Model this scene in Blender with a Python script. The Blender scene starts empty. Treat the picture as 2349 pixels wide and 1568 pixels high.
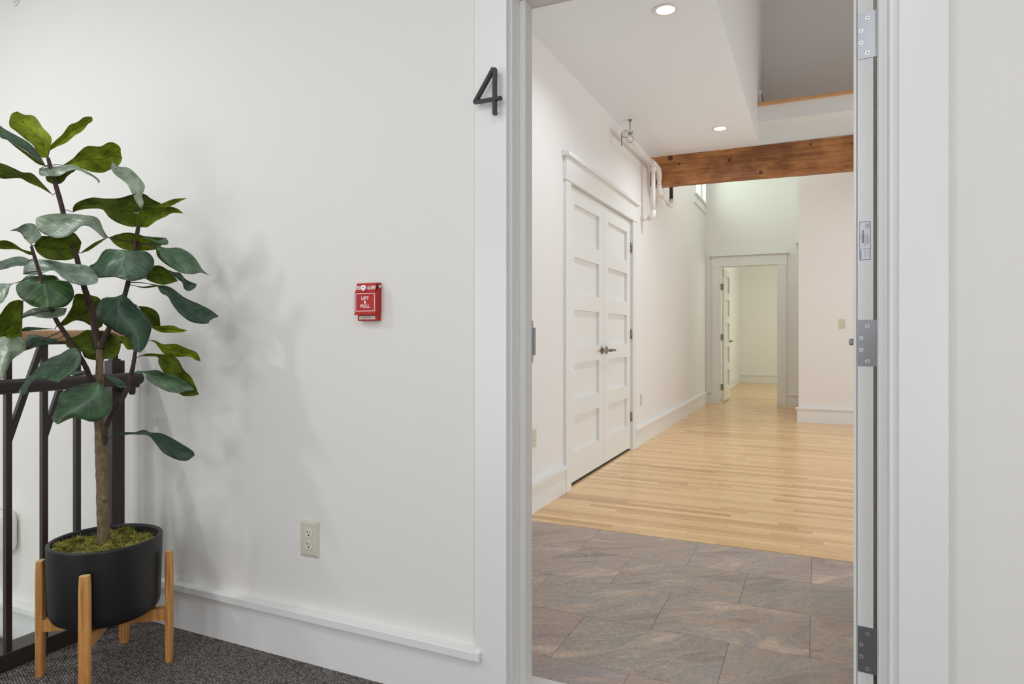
import bpy, bmesh, math, random
from math import sin, cos, pi, radians as R
from mathutils import Vector, Matrix
random.seed(7)
SC = bpy.context.scene
C = SC.collection

# ------------------------------------------------------------------ camera, world, exposure
F_PX, HOR, CX, YAW, CY, CH = 1510.0, 766.0, 1174.5, R(24.8), -1.73, 1.10
cam_d = bpy.data.cameras.new('camera'); cam = bpy.data.objects.new('camera', cam_d); C.objects.link(cam)
cam_d.sensor_width = 36.0; cam_d.lens = F_PX / 2349.0 * 36.0; cam_d.shift_y = -(784.0 - HOR) / 2349.0
cam_d.clip_start = 0.05; cam_d.clip_end = 100
cam.location = (0, CY, CH); cam.rotation_euler = (R(90), 0, YAW); SC.camera = cam

w = bpy.data.worlds.new('sky'); SC.world = w; w.use_nodes = True
bg = w.node_tree.nodes['Background']; bg.inputs[0].default_value = (0.80, 1.0, 0.82, 1); bg.inputs[1].default_value = 9.0
SC.view_settings.view_transform = 'Standard'; SC.view_settings.look = 'None'
SC.view_settings.gamma = 1; SC.view_settings.use_curve_mapping = False
SC.view_settings.exposure = 0.0
SC.cycles.diffuse_bounces = 8; SC.cycles.max_bounces = 12
SC.cycles.use_denoising = True

def lamp(name, loc, power, size, col=(1, 1, 1), rot=(0, 0, 0), shape='DISK', sy=None, spread=None):
    d = bpy.data.lights.new(name, 'AREA'); d.shape = shape; d.size = size
    if sy: d.shape = 'RECTANGLE'; d.size_y = sy
    d.energy = power; d.color = col
    if spread: d.spread = spread
    o = bpy.data.objects.new(name, d); o.location = loc; o.rotation_euler = rot; C.objects.link(o); return o

WARM = (1.0, 0.955, 0.90); NEUT = (0.955, 0.98, 1.0)
CORR = [(-3.15, -1.28, 17), (-1.45, -1.85, 6), (0.15, -1.65, 7), (1.6, -2.4, 6), (-2.2, -2.9, 6)]
for x, y, p in CORR: lamp('corridor_lamp', (x, y, 2.735), p, 0.12, NEUT)
lamp('corridor_end_fill', (-4.9, -2.0, 1.5), 9, 2.0, (0.95, 0.98, 1), (0, R(-90), 0), sy=2.0)  # added soft fill from the corridor end, no window modelled
lamp('corridor_back_fill', (-2.9, -3.47, 0.90), 37, 2.4, (0.965, 0.975, 0.98), (R(90), 0, 0), sy=1.6)  # added fill behind the camera, evens out the corridor wall
lamp('corridor_back_fill', (1.6, -3.47, 0.90), 30, 1.6, (0.965, 0.975, 0.98), (R(90), 0, 0), sy=1.6)  # second added fill behind the camera, on the right
lamp('corridor_back_high_fill', (-0.5, -3.47, 2.2), 17, 1.7, (0.965, 0.975, 0.98), (R(90), 0, 0), sy=0.7)  # added high fill, brightens the door edge and stops; no transom modelled
HALL = [(-0.786, 2.077), (-0.79, 4.478)]
for x, y in HALL: lamp('hall_lamp', (x, y, 2.957), 9, 0.10, (0.89, 0.95, 1.0), spread=R(150))
lamp('hall_side_fill', (2.95, 3.2, 1.15), 80, 1.5, (0.80, 0.92, 1.0), (0, R(90), 0), sy=3.6)  # added fill from the unseen right side of the hall
lamp('under_loft_lamp', (0.75, 5.62, 2.93), 15, 0.12, (0.86, 0.94, 1.0))
lamp('tall_hall_lamp', (-0.9, 6.9, 4.3), 15, 0.5, (0.92, 1.0, 0.95))
lamp('bedroom_window_light', (1.4, 11.6, 1.6), 42, 1.8, (0.88, 1.0, 0.86), (0, R(90), 0), sy=1.6)

# ------------------------------------------------------------------ helpers
def lin(c):
    return tuple((v / 255 / 12.92 if v / 255 <= 0.04045 else ((v / 255 + 0.055) / 1.055) ** 2.4) for v in c[:3]) + (1,)

class M_:
    def __init__(s, name, rough=0.5, metal=0.0, col=(200, 200, 200)):
        s.m = bpy.data.materials.new(name); s.m.use_nodes = True; s.t = s.m.node_tree
        s.b = s.t.nodes['Principled BSDF']; s.b.inputs['Roughness'].default_value = rough
        s.b.inputs['Metallic'].default_value = metal; s.b.inputs['Base Color'].default_value = lin(col)
    def n(s, typ, **k):
        q = s.t.nodes.new(typ)
        for a, v in k.items():
            if a.startswith('i_'):
                key = a[2:]; key = int(key) if key.isdigit() else key.replace('_', ' ')
                q.inputs[key].default_value = v
            else: setattr(q, a, v)
        return q
    def l(s, a, b): s.t.links.new(a, b)
    def coord(s, kind='Object', scale=(1, 1, 1), loc=(0, 0, 0), rot=(0, 0, 0)):
        c = s.n('ShaderNodeTexCoord'); mp = s.n('ShaderNodeMapping')
        mp.inputs['Scale'].default_value = scale; mp.inputs['Location'].default_value = loc; mp.inputs['Rotation'].default_value = rot
        s.l(c.outputs[kind], mp.inputs[0]); return mp.outputs[0]
    def noise(s, vec, scale, detail=4, rough=0.5, dist=0.0):
        q = s.n('ShaderNodeTexNoise'); q.inputs['Scale'].default_value = scale; q.inputs['Detail'].default_value = detail
        q.inputs['Roughness'].default_value = rough; q.inputs['Distortion'].default_value = dist
        if vec is not None: s.l(vec, q.inputs['Vector'])
        return q.outputs['Fac']
    def ramp(s, fac, stops):
        q = s.n('ShaderNodeValToRGB'); el = q.color_ramp.elements
        while len(el) < len(stops): el.new(0.5)
        for e, (p, c) in zip(el, stops): e.position = p; e.color = lin(c) if max(c) > 1.001 else tuple(c) + (1,)
        s.l(fac, q.inputs[0]); return q.outputs[0]
    def mix(s, fac, a, b, blend='MIX'):
        q = s.n('ShaderNodeMix', data_type='RGBA', blend_type=blend)
        for i, v in ((0, fac), (6, a), (7, b)):
            if hasattr(v, 'default_value') or hasattr(v, 'is_linked'): s.l(v, q.inputs[i])
            elif i == 0: q.inputs[i].default_value = v
            else: q.inputs[i].default_value = lin(v)
        return q.outputs[2]
    def math(s, op, a, b=None, c=None):
        q = s.n('ShaderNodeMath', operation=op)
        for i, v in enumerate((a, b, c)):
            if v is None: continue
            if isinstance(v, (int, float)): q.inputs[i].default_value = v
            else: s.l(v, q.inputs[i])
        return q.outputs[0]
    def color(s, out): s.l(out, s.b.inputs['Base Color'])
    def bump(s, h, strength=0.2, dist=0.002):
        q = s.n('ShaderNodeBump'); q.inputs['Strength'].default_value = strength; q.inputs['Distance'].default_value = dist
        s.l(h, q.inputs['Height']); s.l(q.outputs[0], s.b.inputs['Normal'])

def paint(name, col, rough=0.55, amp=0.05):
    m = M_(name, rough, 0, col); v = m.coord(); h = m.noise(v, 260, 3); m.bump(h, amp, 0.001); return m.m
def plain(name, col, rough=0.5, metal=0.0):
    m = M_(name, rough, metal, col); v = m.coord(); h = m.noise(v, 90, 3)
    m.l(m.math('MULTIPLY_ADD', h, 0.08, rough - 0.04), m.b.inputs['Roughness']); return m.m

WALL = paint('wall_paint', (228, 226, 222), 0.62, 0.06)
WALLH = paint('hall_wall_paint', (231, 228, 226), 0.58, 0.05)
CEIL = paint('ceiling_paint', (233, 238, 246), 0.8, 0.04)
TRIM = paint('trim_paint', (230, 230, 229), 0.32, 0.03)
LEDGE = TRIM
STEEL = plain('brushed_steel', (168, 170, 174), 0.36, 1.0)
NICKEL = plain('satin_nickel', (150, 142, 132), 0.3, 1.0)
CHROME = plain('screw_steel', (235, 235, 238), 0.42, 1.0)
DARK = plain('dark_gap', (25, 22, 20), 0.8)
IRON = plain('bronze_painted_steel', (52, 42, 40), 0.42)
BLACK = plain('black_metal', (36, 37, 40), 0.4)
RED = plain('red_enamel', (178, 24, 11), 0.45)
WHITEINK = plain('white_ink', (246, 232, 236), 0.6)
GREYPL = plain('grey_plate', (205, 202, 196), 0.5)
INK = plain('grey_ink', (120, 115, 112), 0.6)
IVORY = plain('ivory_plastic', (204, 202, 186), 0.35)
IVORY2 = plain('ivory_plastic_face', (216, 213, 198), 0.35)
WHITEPL = plain('white_plastic', (228, 226, 222), 0.4)
PIPE = plain('white_painted_pipe', (232, 226, 222), 0.35)
BLUEINK = plain('navy_ink', (84, 86, 120), 0.6)
POT = plain('matte_charcoal_ceramic', (20, 21, 23), 0.42)
PAPER = plain('sticker_paper', (226, 228, 234), 0.5)

def wood_mat(name, stops, scale, axis_scale, rough=0.4, bump=0.1, rnd=False, dist=1.2):
    m = M_(name, rough); v = m.coord('Object', axis_scale)
    if rnd:
        a = m.n('ShaderNodeAttribute', attribute_name='rnd')
        vm = m.n('ShaderNodeVectorMath', operation='ADD'); cmb = m.n('ShaderNodeCombineXYZ')
        m.l(m.math('MULTIPLY', a.outputs['Fac'], 37.0), cmb.inputs[0]); m.l(m.math('MULTIPLY', a.outputs['Fac'], 91.0), cmb.inputs[1])
        m.l(v, vm.inputs[0]); m.l(cmb.outputs[0], vm.inputs[1]); v = vm.outputs[0]
    g = m.noise(v, scale, 6, 0.62, dist); c = m.ramp(g, stops)
    fine = m.noise(v, scale * 6, 3, 0.6, 0.3)
    c = m.mix(m.math('MULTIPLY', fine, 0.35), c, stops[0][1], 'MULTIPLY')
    if rnd:
        t = m.ramp(a.outputs['Fac'], [(0.0, (206, 172, 126)), (0.35, (236, 212, 174)), (0.7, (253, 236, 206)), (1.0, (220, 186, 142))])
        c = m.mix(0.85, c, t, 'MULTIPLY')
        q = m.n('ShaderNodeMix', data_type='RGBA', blend_type='MULTIPLY')
    m.color(c); m.bump(g, bump, 0.001); return m.m

FLOORW = wood_mat('maple_floorboard', [(0.25, (226, 194, 152)), (0.5, (244, 220, 180)), (0.75, (252, 236, 202))], 6, (1.6, 30, 1), 0.2, 0.03, True)
STANDW = wood_mat('oiled_acacia', [(0.25, (164, 104, 50)), (0.5, (212, 154, 84)), (0.75, (232, 186, 116))], 4, (16, 16, 1.0), 0.45, 0.1)
ENDW = plain('pale_end_grain', (222, 186, 140), 0.6)
RAILW = wood_mat('beech_rail', [(0.2, (188, 146, 104)), (0.6, (214, 176, 134)), (0.9, (226, 192, 150))], 5, (14, 2, 14), 0.4, 0.05)
NOSEW = wood_mat('pine_nosing', [(0.2, (196, 150, 104)), (0.6, (216, 172, 126)), (0.9, (226, 186, 142))], 5, (2, 20, 20), 0.5, 0.05)

def beam_mat():
    m = M_('old_timber', 0.55); v = m.coord('Object', (0.7, 13, 15)); raw = m.coord('Object')
    g = m.noise(v, 3.2, 7, 0.62, 1.6)
    c = m.ramp(g, [(0.25, (124, 78, 40)), (0.42, (172, 116, 68)), (0.58, (200, 142, 88)), (0.78, (222, 170, 116))])
    blotch = m.ramp(m.noise(raw, 2.4, 3, 0.6), [(0.38, (150, 118, 92)), (0.62, (255, 250, 240))])
    c = m.mix(0.75, c, blotch, 'MULTIPLY')
    streak = m.ramp(m.noise(m.coord('Object', (2.2, 30, 34)), 2.2, 5, 0.6, 0.8), [(0.3, (70, 45, 28)), (0.42, (255, 255, 255))])
    c = m.mix(0.5, c, streak, 'MULTIPLY')
    for kx, kz, kr in KNOTS:
        d = m.n('ShaderNodeVectorMath', operation='DISTANCE'); sp = m.n('ShaderNodeSeparateXYZ'); m.l(raw, sp.inputs[0])
        cb = m.n('ShaderNodeCombineXYZ'); m.l(sp.outputs[0], cb.inputs[0]); m.l(sp.outputs[2], cb.inputs[2])
        m.l(cb.outputs[0], d.inputs[0]); d.inputs[1].default_value = (kx, 0, kz)
        wob = m.math('ADD', d.outputs['Value'], m.math('MULTIPLY', m.math('SUBTRACT', m.noise(raw, 25, 2), 0.5), kr * 0.6))
        k = m.ramp(wob, [(kr * 0.6, (120, 84, 60)), (kr * 0.95, (96, 62, 42)), (kr * 1.35, (255, 255, 255))])
        c = m.mix(0.9, c, k, 'MULTIPLY')
    m.color(c); m.bump(g, 0.35, 0.004); return m.m
KNOTS = [(-1.384, 2.938, 0.024), (-0.792, 2.851, 0.015), (-0.497, 2.697, 0.017), (-1.29, 2.865, 0.010), (-0.05, 2.92, 0.010)]
BEAM = beam_mat()

def slate_mat():
    m = M_('slate_tile', 0.45); tc = m.n('ShaderNodeTexCoord'); oi = m.n('ShaderNodeObjectInfo')
    vm = m.n('ShaderNodeVectorMath', operation='ADD'); cmb = m.n('ShaderNodeCombineXYZ')
    m.l(m.math('MULTIPLY', oi.outputs['Random'], 40.0), cmb.inputs[0]); m.l(m.math('MULTIPLY', oi.outputs['Random'], 73.0), cmb.inputs[1])
    m.l(tc.outputs['Object'], vm.inputs[0]); m.l(cmb.outputs[0], vm.inputs[1]); v = vm.outputs[0]
    mr_ = m.n('ShaderNodeMapping'); mr_.inputs['Rotation'].default_value = (0, 0, -0.62); m.l(v, mr_.inputs[0])
    mp = m.n('ShaderNodeMapping'); mp.inputs['Scale'].default_value = (0.9, 2.8, 1); m.l(mr_.outputs[0], mp.inputs[0])
    big = m.noise(mp.outputs[0], 1.6, 7, 0.58, 1.6)
    c = m.ramp(big, [(0.30, (156, 145, 140)), (0.42, (184, 172, 165)), (0.48, (200, 182, 169)), (0.52, (178, 174, 171)), (0.59, (204, 188, 176)), (0.67, (234, 216, 196)), (0.72, (190, 178, 170))])
    fine = m.ramp(m.noise(v, 60, 5, 0.7), [(0.3, (206, 200, 196)), (0.7, (255, 255, 255))])
    c = m.mix(0.8, c, fine, 'MULTIPLY')
    t = m.ramp(oi.outputs['Random'], [(0, (246, 232, 224)), (0.3, (226, 226, 222)), (0.55, (255, 240, 226)), (0.8, (234, 226, 228)), (1, (250, 242, 234))])
    c = m.mix(0.8, c, t, 'MULTIPLY')
    vein = m.ramp(m.noise(mp.outputs[0], 5.5, 5, 0.6, 2.2), [(0.485, (0, 0, 0)), (0.5, (255, 255, 255)), (0.515, (0, 0, 0))])
    patch = m.ramp(m.noise(v, 3.2, 2), [(0.5, (0, 0, 0)), (0.62, (255, 255, 255))])
    vm2 = m.n('ShaderNodeMix', data_type='RGBA', blend_type='MULTIPLY'); vm2.inputs[0].default_value = 1; m.l(vein, vm2.inputs[6]); m.l(patch, vm2.inputs[7])
    c = m.mix(m.math('MULTIPLY', vm2.outputs[2], 0.5), c, (226, 224, 220))
    ochre = m.ramp(m.noise(mp.outputs[0], 1.7, 4, 0.6, 1.5), [(0.64, (0, 0, 0)), (0.7, (255, 255, 255))])
    c = m.mix(m.math('MULTIPLY', ochre, 0.55), c, (186, 158, 128))
    m.color(c); m.bump(m.noise(v, 30, 6, 0.7), 0.25, 0.0025); return m.m
SLATE = slate_mat()
GROUT = plain('grey_grout', (138, 128, 120), 0.9)

def carpet_mat():
    m = M_('woven_carpet', 0.95); v = m.coord('Object', (1, 1, 1), rot=(0, 0, R(20)))
    wv = m.n('ShaderNodeTexWave', wave_type='BANDS', bands_direction='Y'); wv.inputs['Scale'].default_value = 42
    wv.inputs['Distortion'].default_value = 3.5; wv.inputs['Detail'].default_value = 2; wv.inputs['Detail Scale'].default_value = 6; m.l(v, wv.inputs[0])
    vo = m.n('ShaderNodeTexVoronoi'); vo.inputs['Scale'].default_value = 150
    mp = m.n('ShaderNodeMapping'); mp.inputs['Scale'].default_value = (0.55, 1.0, 1); m.l(v, mp.inputs[0]); m.l(mp.outputs[0], vo.inputs['Vector'])
    n = m.noise(v, 210, 2, 0.6)
    h = m.math('ADD', m.math('MULTIPLY', wv.outputs['Fac'], 0.55), m.math('MULTIPLY', m.math('SUBTRACT', 1.0, m.math('MULTIPLY', vo.outputs['Distance'], 1.3)), 0.6))
    h = m.math('ADD', m.math('MULTIPLY', h, 0.7), m.math('MULTIPLY', n, 0.35))
    c = m.ramp(h, [(0.30, (62, 55, 53)), (0.52, (101, 93, 90)), (0.72, (134, 127, 123)), (0.95, (174, 168, 164))])
    m.color(c); m.bump(h, 0.9, 0.004); return m.m
CARPET = carpet_mat()

def leaf_mat(name, base, vein, rough, trans, spec=0.5, vs=0.38):
    m = M_(name, rough); uv = m.n('ShaderNodeUVMap', uv_map='UVMap'); sp = m.n('ShaderNodeSeparateXYZ'); m.l(uv.outputs[0], sp.inputs[0])
    au = m.math('ABSOLUTE', m.math('SUBTRACT', sp.outputs[0], 0.5))
    mid = m.math('LESS_THAN', au, 0.011)
    fr = m.math('FRACT', m.math('MULTIPLY', m.math('SUBTRACT', sp.outputs[1], m.math('MULTIPLY', au, 0.62)), 6.5))
    d = m.math('ABSOLUTE', m.math('SUBTRACT', fr, 0.5))
    side = m.math('LESS_THAN', d, 0.022)
    soft = m.math('SUBTRACT', 0.5, m.math('MINIMUM', m.math('MULTIPLY', d, 3.0), 0.5))
    ve = m.math('MAXIMUM', mid, m.math('MULTIPLY', side, m.math('LESS_THAN', au, 0.42)))
    oi = m.n('ShaderNodeObjectInfo')
    n = m.noise(m.coord('Object'), 22, 4, 0.6)
    c1 = tuple(int(v * 0.74) for v in base); c2 = tuple(min(255, int(v * 1.22 + 4)) for v in base)
    c = m.ramp(n, [(0.3, c1), (0.5, base), (0.72, c2)])
    var = m.ramp(oi.outputs['Random'], [(0, (205, 215, 215)), (1, (255, 255, 240))]); c = m.mix(1.0, c, var, 'MULTIPLY')
    c = m.mix(m.math('MULTIPLY', ve, vs), c, vein); m.color(c)
    m.bump(m.math('ADD', m.math('MULTIPLY', soft, 1.0), m.math('MULTIPLY', n, 0.5)), 0.45, 0.003)
    m.b.inputs['Specular IOR Level'].default_value = spec
    tr = m.n('ShaderNodeBsdfTranslucent'); m.l(c, tr.inputs[0]); mx = m.n('ShaderNodeMixShader'); mx.inputs[0].default_value = trans
    out = m.t.nodes['Material Output']; m.l(m.b.outputs[0], mx.inputs[1]); m.l(tr.outputs[0], mx.inputs[2]); m.l(mx.outputs[0], out.inputs[0])
    return m.m
LM = {'top': leaf_mat('leaf_top', (74, 104, 76), (132, 156, 120), 0.42, 0.12, 0.6),
      'pale': leaf_mat('leaf_top_pale_sheen', (142, 158, 138), (178, 190, 150), 0.4, 0.15, 0.7),  # pale leaf tops, with grey sheen from the lights mixed into the colour
      'dark': leaf_mat('leaf_top_dark', (40, 66, 48), (92, 118, 88), 0.45, 0.08, 0.45),
      'green': leaf_mat('leaf_top_green', (58, 98, 44), (120, 150, 90), 0.4, 0.12, 0.5),
      'under': leaf_mat('leaf_underside', (116, 134, 32), (36, 52, 14), 0.6, 0.35, 0.3, 0.7),
      'lime': leaf_mat('leaf_underside_lime', (160, 178, 42), (52, 72, 18), 0.6, 0.45, 0.3, 0.75)}
def bark_mat(name, a, b):
    m = M_(name, 0.85); v = m.coord('Object', (1, 1, 0.35)); n = m.noise(v, 120, 5, 0.65, 0.5); m.color(m.ramp(n, [(0.3, a), (0.7, b)])); m.bump(n, 0.7, 0.004); return m.m
BARK = bark_mat('trunk_bark', (88, 74, 54), (138, 120, 92))
BARKD = bark_mat('branch_bark', (44, 32, 28), (86, 66, 56))
def moss_mat():
    m = M_('dried_moss', 0.95); v = m.coord('Object'); n = m.noise(v, 38, 3, 0.6)
    m.color(m.ramp(n, [(0.32, (86, 66, 34)), (0.43, (124, 118, 48)), (0.55, (158, 158, 70)), (0.70, (196, 182, 108))])); return m.m
MOSS = moss_mat()
def emis(name, col, s):
    m = bpy.data.materials.new(name); m.use_nodes = True; b = m.node_tree.nodes['Principled BSDF']
    b.inputs['Base Color'].default_value = (1, 1, 1, 1); b.inputs['Emission Color'].default_value = col + (1,); b.inputs['Emission Strength'].default_value = s; return m
LENS = emis('lit_lens', (1, 0.98, 0.94), 14)
def glass_mat():
    m = M_('window_glass', 0.02); m.b.inputs['Transmission Weight'].default_value = 1; m.b.inputs['IOR'].default_value = 1.01; return m.m
GLASS = glass_mat()

# mesh builders (world coordinates)
def box(bm, x0, x1, y0, y1, z0, z1, bev=0.0, mi=0):
    vs = [bm.verts.new(p) for p in ((x0,y0,z0),(x1,y0,z0),(x1,y1,z0),(x0,y1,z0),(x0,y0,z1),(x1,y0,z1),(x1,y1,z1),(x0,y1,z1))]
    fs = [bm.faces.new([vs[i] for i in f]) for f in ((3,2,1,0),(4,5,6,7),(0,1,5,4),(1,2,6,5),(2,3,7,6),(3,0,4,7))]
    for f in fs: f.material_index = mi
    if bev > 0:
        es = {e for f in fs for e in f.edges}
        r = bmesh.ops.bevel(bm, geom=list(es), offset=bev, segments=2, affect='EDGES', profile=0.5)
        for f in r['faces']: f.material_index = mi
    return vs
def rot_about(bm, verts, pivot, axis, ang):
    bmesh.ops.rotate(bm, verts=verts, cent=pivot, matrix=Matrix.Rotation(ang, 3, axis))
def tube(bm, pts, rad, seg=12, caps=True, mi=0):
    pts = [Vector(p) for p in pts]; n = len(pts)
    if not hasattr(rad, '__len__'): rad = [rad] * n
    rings = []; up = None
    for i, p in enumerate(pts):
        d = (pts[min(i+1, n-1)] - pts[max(i-1, 0)]).normalized()
        if up is None: up = d.orthogonal().normalized()
        up = (up - d * up.dot(d)).normalized(); sd = d.cross(up)
        rings.append([bm.verts.new(p + (up * cos(a) + sd * sin(a)) * rad[i]) for a in [2*pi*k/seg for k in range(seg)]])
    for a, b in zip(rings, rings[1:]):
        for k in range(seg):
            f = bm.faces.new((a[k], a[(k+1) % seg], b[(k+1) % seg], b[k])); f.smooth = True; f.material_index = mi
    if caps:
        for r, fl in ((rings[0], True), (rings[-1], False)):
            f = bm.faces.new(list(reversed(r)) if fl else r); f.material_index = mi
def cyl(bm, p0, p1, r, seg=24, mi=0): tube(bm, [p0, p1], r, seg, True, mi)
def lathe(bm, cx, cy, prof, seg=64, mi=0, closed=False):
    rings = [[bm.verts.new((cx + r*cos(2*pi*k/seg), cy + r*sin(2*pi*k/seg), z)) for k in range(seg)] for r, z in prof]
    prs = list(zip(rings, rings[1:]))
    for a, b in prs:
        for k in range(seg):
            f = bm.faces.new((a[k], a[(k+1) % seg], b[(k+1) % seg], b[k])); f.smooth = True; f.material_index = mi
    bm.faces.new(list(reversed(rings[0]))); bm.faces.new(rings[-1])
def prism(bm, poly, axis, a0, a1, mi=0):
    """extrude a 2-D outline: axis 'x','y' or 'z'"""
    def P(u, v, a): return {'x': (a, u, v), 'y': (u, a, v), 'z': (u, v, a)}[axis]
    A = [bm.verts.new(P(u, v, a0)) for u, v in poly]; B = [bm.verts.new(P(u, v, a1)) for u, v in poly]; n = len(poly)
    fs = [bm.faces.new(A), bm.faces.new(list(reversed(B)))] + [bm.faces.new((A[i], B[i], B[(i+1) % n], A[(i+1) % n])) for i in range(n)]
    for f in fs: f.material_index = mi
    bmesh.ops.recalc_face_normals(bm, faces=fs); return A + B

def obj(name, bm, mat, parent=None, org=None, recalc=True):
    if recalc: bmesh.ops.recalc_face_normals(bm, faces=bm.faces)
    me = bpy.data.meshes.new(name); o = bpy.data.objects.new(name, me)
    base = Vector((0, 0, 0))
    if parent is not None:
        p = parent
        while p is not None: base += p.location; p = p.parent
    else:
        if org is None:
            c = [v.co for v in bm.verts]
            org = (sum(v.x for v in c)/len(c), sum(v.y for v in c)/len(c), min(v.z for v in c))
        o.location = org; base = Vector(org)
    if base.length: bmesh.ops.translate(bm, verts=bm.verts, vec=-base)
    bm.to_mesh(me); bm.free()
    for m in (mat if isinstance(mat, (list, tuple)) else [mat]): me.materials.append(m)
    C.objects.link(o)
    if parent is not None: o.parent = parent
    return o
def BM(): return bmesh.new()
def boxo(name, dims, mat, parent=None, bev=0.0):
    bm = BM(); box(bm, *dims, bev=bev); return obj(name, bm, mat, parent, recalc=False if not bev else True)
def boxes(name, lst, mat, parent=None, bev=0.0):
    bm = BM()
    for d in lst: box(bm, *d, bev=bev)
    return obj(name, bm, mat, parent)
def empty(name, loc, label=None, cat=None, group=None, kind=None):
    o = bpy.data.objects.new(name, None); o.location = loc; o.empty_display_size = 0.1; C.objects.link(o); return tag(o, label, cat, group, kind)
def tag(o, label=None, cat=None, group=None, kind=None):
    if label: o['label'] = label
    if cat: o['category'] = cat
    if group: o['group'] = group
    if kind: o['kind'] = kind
    return o
def S(o, label=None): return tag(o, label, None, None, 'structure')
def curve_text(name, body, size, loc, mat, parent, rot=(R(90), 0, 0), extrude=0.00015, align='CENTER', sx=1.0, bold=0.0, sp=1.0):
    cu = bpy.data.curves.new(name, 'FONT'); cu.body = body; cu.size = size; cu.align_x = align; cu.align_y = 'CENTER'
    cu.extrude = extrude; cu.space_character = sp; cu.offset = bold; cu.resolution_u = 3
    t = bpy.data.objects.new(name, cu); C.objects.link(t)
    dg = bpy.context.evaluated_depsgraph_get(); me = bpy.data.meshes.new_from_object(t.evaluated_get(dg))
    bpy.data.objects.remove(t); bpy.data.curves.remove(cu)
    M = Matrix.Translation(loc) @ (rot if isinstance(rot, Matrix) else Matrix.Rotation(rot[2], 4, 'Z') @ Matrix.Rotation(rot[1], 4, 'Y') @ Matrix.Rotation(rot[0], 4, 'X')) @ Matrix.Diagonal((sx, 1, 1, 1))
    bm = BM(); bm.from_mesh(me); bpy.data.meshes.remove(me); bmesh.ops.transform(bm, matrix=M, verts=bm.verts)
    for f in bm.faces: f.material_index = 0
    return obj(name, bm, mat, parent, recalc=False)
def ray(px, py):
    u = (px - CX) / F_PX; c, s = cos(YAW), sin(YAW); return Vector((-s + c*u, c + s*u, (HOR - py) / F_PX))
def at(px, py, dep): return Vector((0, CY, CH)) + ray(px, py) * dep

# ------------------------------------------------------------------ room shell
JL, JR, WT, OPH = -0.799, 0.153, 0.135, 2.106      # entrance jamb faces, wall thickness, head height
S(boxes('wall_entrance', [(-5.0, JL-0.02, 0, WT, -0.25, 2.965), (JR+0.02, 3.1, 0, WT, 0, 2.965), (JL-0.02, JR+0.02, 0, WT, OPH+0.02, 2.965), (-0.52, 3.1, 0, WT, 2.965, 6.6)], WALL))
S(boxes('ceiling', [(-5.0, 2.6, -3.5, 0, 2.75, 2.85)], CEIL))
S(boxes('wall_back', [(-5.0, 2.6, -3.6, -3.5, -0.25, 2.85)], paint('taupe_paint', (112, 104, 98), 0.6)))  # unseen wall, coloured dark so the hinges reflect a dark area
S(boxes('wall_corridor_end', [(2.6, 2.7, -3.6, 0, 0, 2.85)], WALL))
S(boxes('wall_stair_end', [(-5.1, -5.0, -3.6, 0.135, -0.25, 2.85)], WALL))
fl = S(boxes('floor', [(-2.49, 2.6, -3.5, 0.0, -0.2, -0.006)], GROUT))
cp = boxo('carpet', (-2.40, 2.6, -3.5, -0.0005, -0.006, 0.0), CARPET, fl)
S(boxes('floor_landing', [(-5.0, -2.495, -3.5, 0, -0.40, -0.25)], plain('landing_grey', (150, 146, 142), 0.8)))
XB = -1.595
S(boxes('wall_left', [(XB-0.12, XB, WT, 2.67, 0, 2.965), (XB-0.12, XB, 4.42, 5.9, 0, 2.965), (XB-0.12, XB, 2.67, 4.42, 2.175, 2.965),
   (XB-0.12, XB, 5.9, 8.05, 0, 4.4), (XB-0.12, XB, 8.05, 8.93, 0, 3.13), (XB-0.12, XB, 8.93, 9.17, 0, 4.4), (XB-0.12, XB, 8.05, 8.93, 4.1, 4.4), (XB-0.12, XB, 5.36, 6.0, 2.965, 4.4),
   (XB-0.12, XB, 9.17, 14.2, 0, 3.0)], WALLH))
S(boxes('wall_closet', [(-2.35, XB-0.12, 2.5, 2.6, 0, 2.5), (-2.35, XB-0.12, 4.5, 4.6, 0, 2.5), (-2.45, -2.35, 2.5, 4.6, 0, 2.5), (-2.35, XB-0.12, 2.5, 4.6, 2.4, 2.5)], WALLH))
S(boxes('ceiling_hall', [(XB-0.12, -0.516, WT, 5.36, 2.965, 2.99)], CEIL))
# loft side wall above the hall ceiling edge, fascia over the beam and the loft beyond
S(boxes('wall_loft_side', [(-0.62, -0.516, WT, 5.9, 2.99, 6.6)], WALLH))
S(boxes('wall_loft', [(-1.7, 3.1, 5.9, 6.0, 3.30, 6.6)], WALLH))
fa = S(boxes('trim_loft_fascia', [(-0.5155, 3.1, 5.215, 5.88, 2.966, 3.157), (-0.5155, 3.1, 5.070, 5.88, 3.157, 3.305)], TRIM))
obj('nosing', (lambda b: (box(b, -0.5155, 3.1, 5.045, 5.20, 3.305, 3.338, bev=0.006), b)[1])(BM()), NOSEW, fa)
boxo('loft_floorboard', (-0.5155, 3.1, 5.20, 5.89, 3.305, 3.336), NOSEW, fa)
S(boxes('baseboard_loft', [(-0.515, 3.1, 5.875, 5.9, 3.35, 3.53), (-0.515, 3.1, 5.86, 5.9, 3.53, 3.555), (-0.516, -0.495, 5.2, 5.86, 3.35, 3.48), (-0.516, -0.482, 5.2, 5.86, 3.48, 3.505)], TRIM))
bm = BM(); prism(bm, [(-0.62, 4.62), (3.2, 6.75), (3.2, 6.85), (-0.62, 4.72)], 'y', 0.0, 5.95); S(obj('ceiling_loft', bm, CEIL))
S(boxes('ceiling_tall_hall', [(XB-0.12, 3.1, 6.0, 9.3, 4.4, 4.5)], CEIL))
S(boxes('wall_over_beam', [(XB, 3.1, 5.89, 6.0, 2.966, 3.30)], WALLH))
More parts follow.
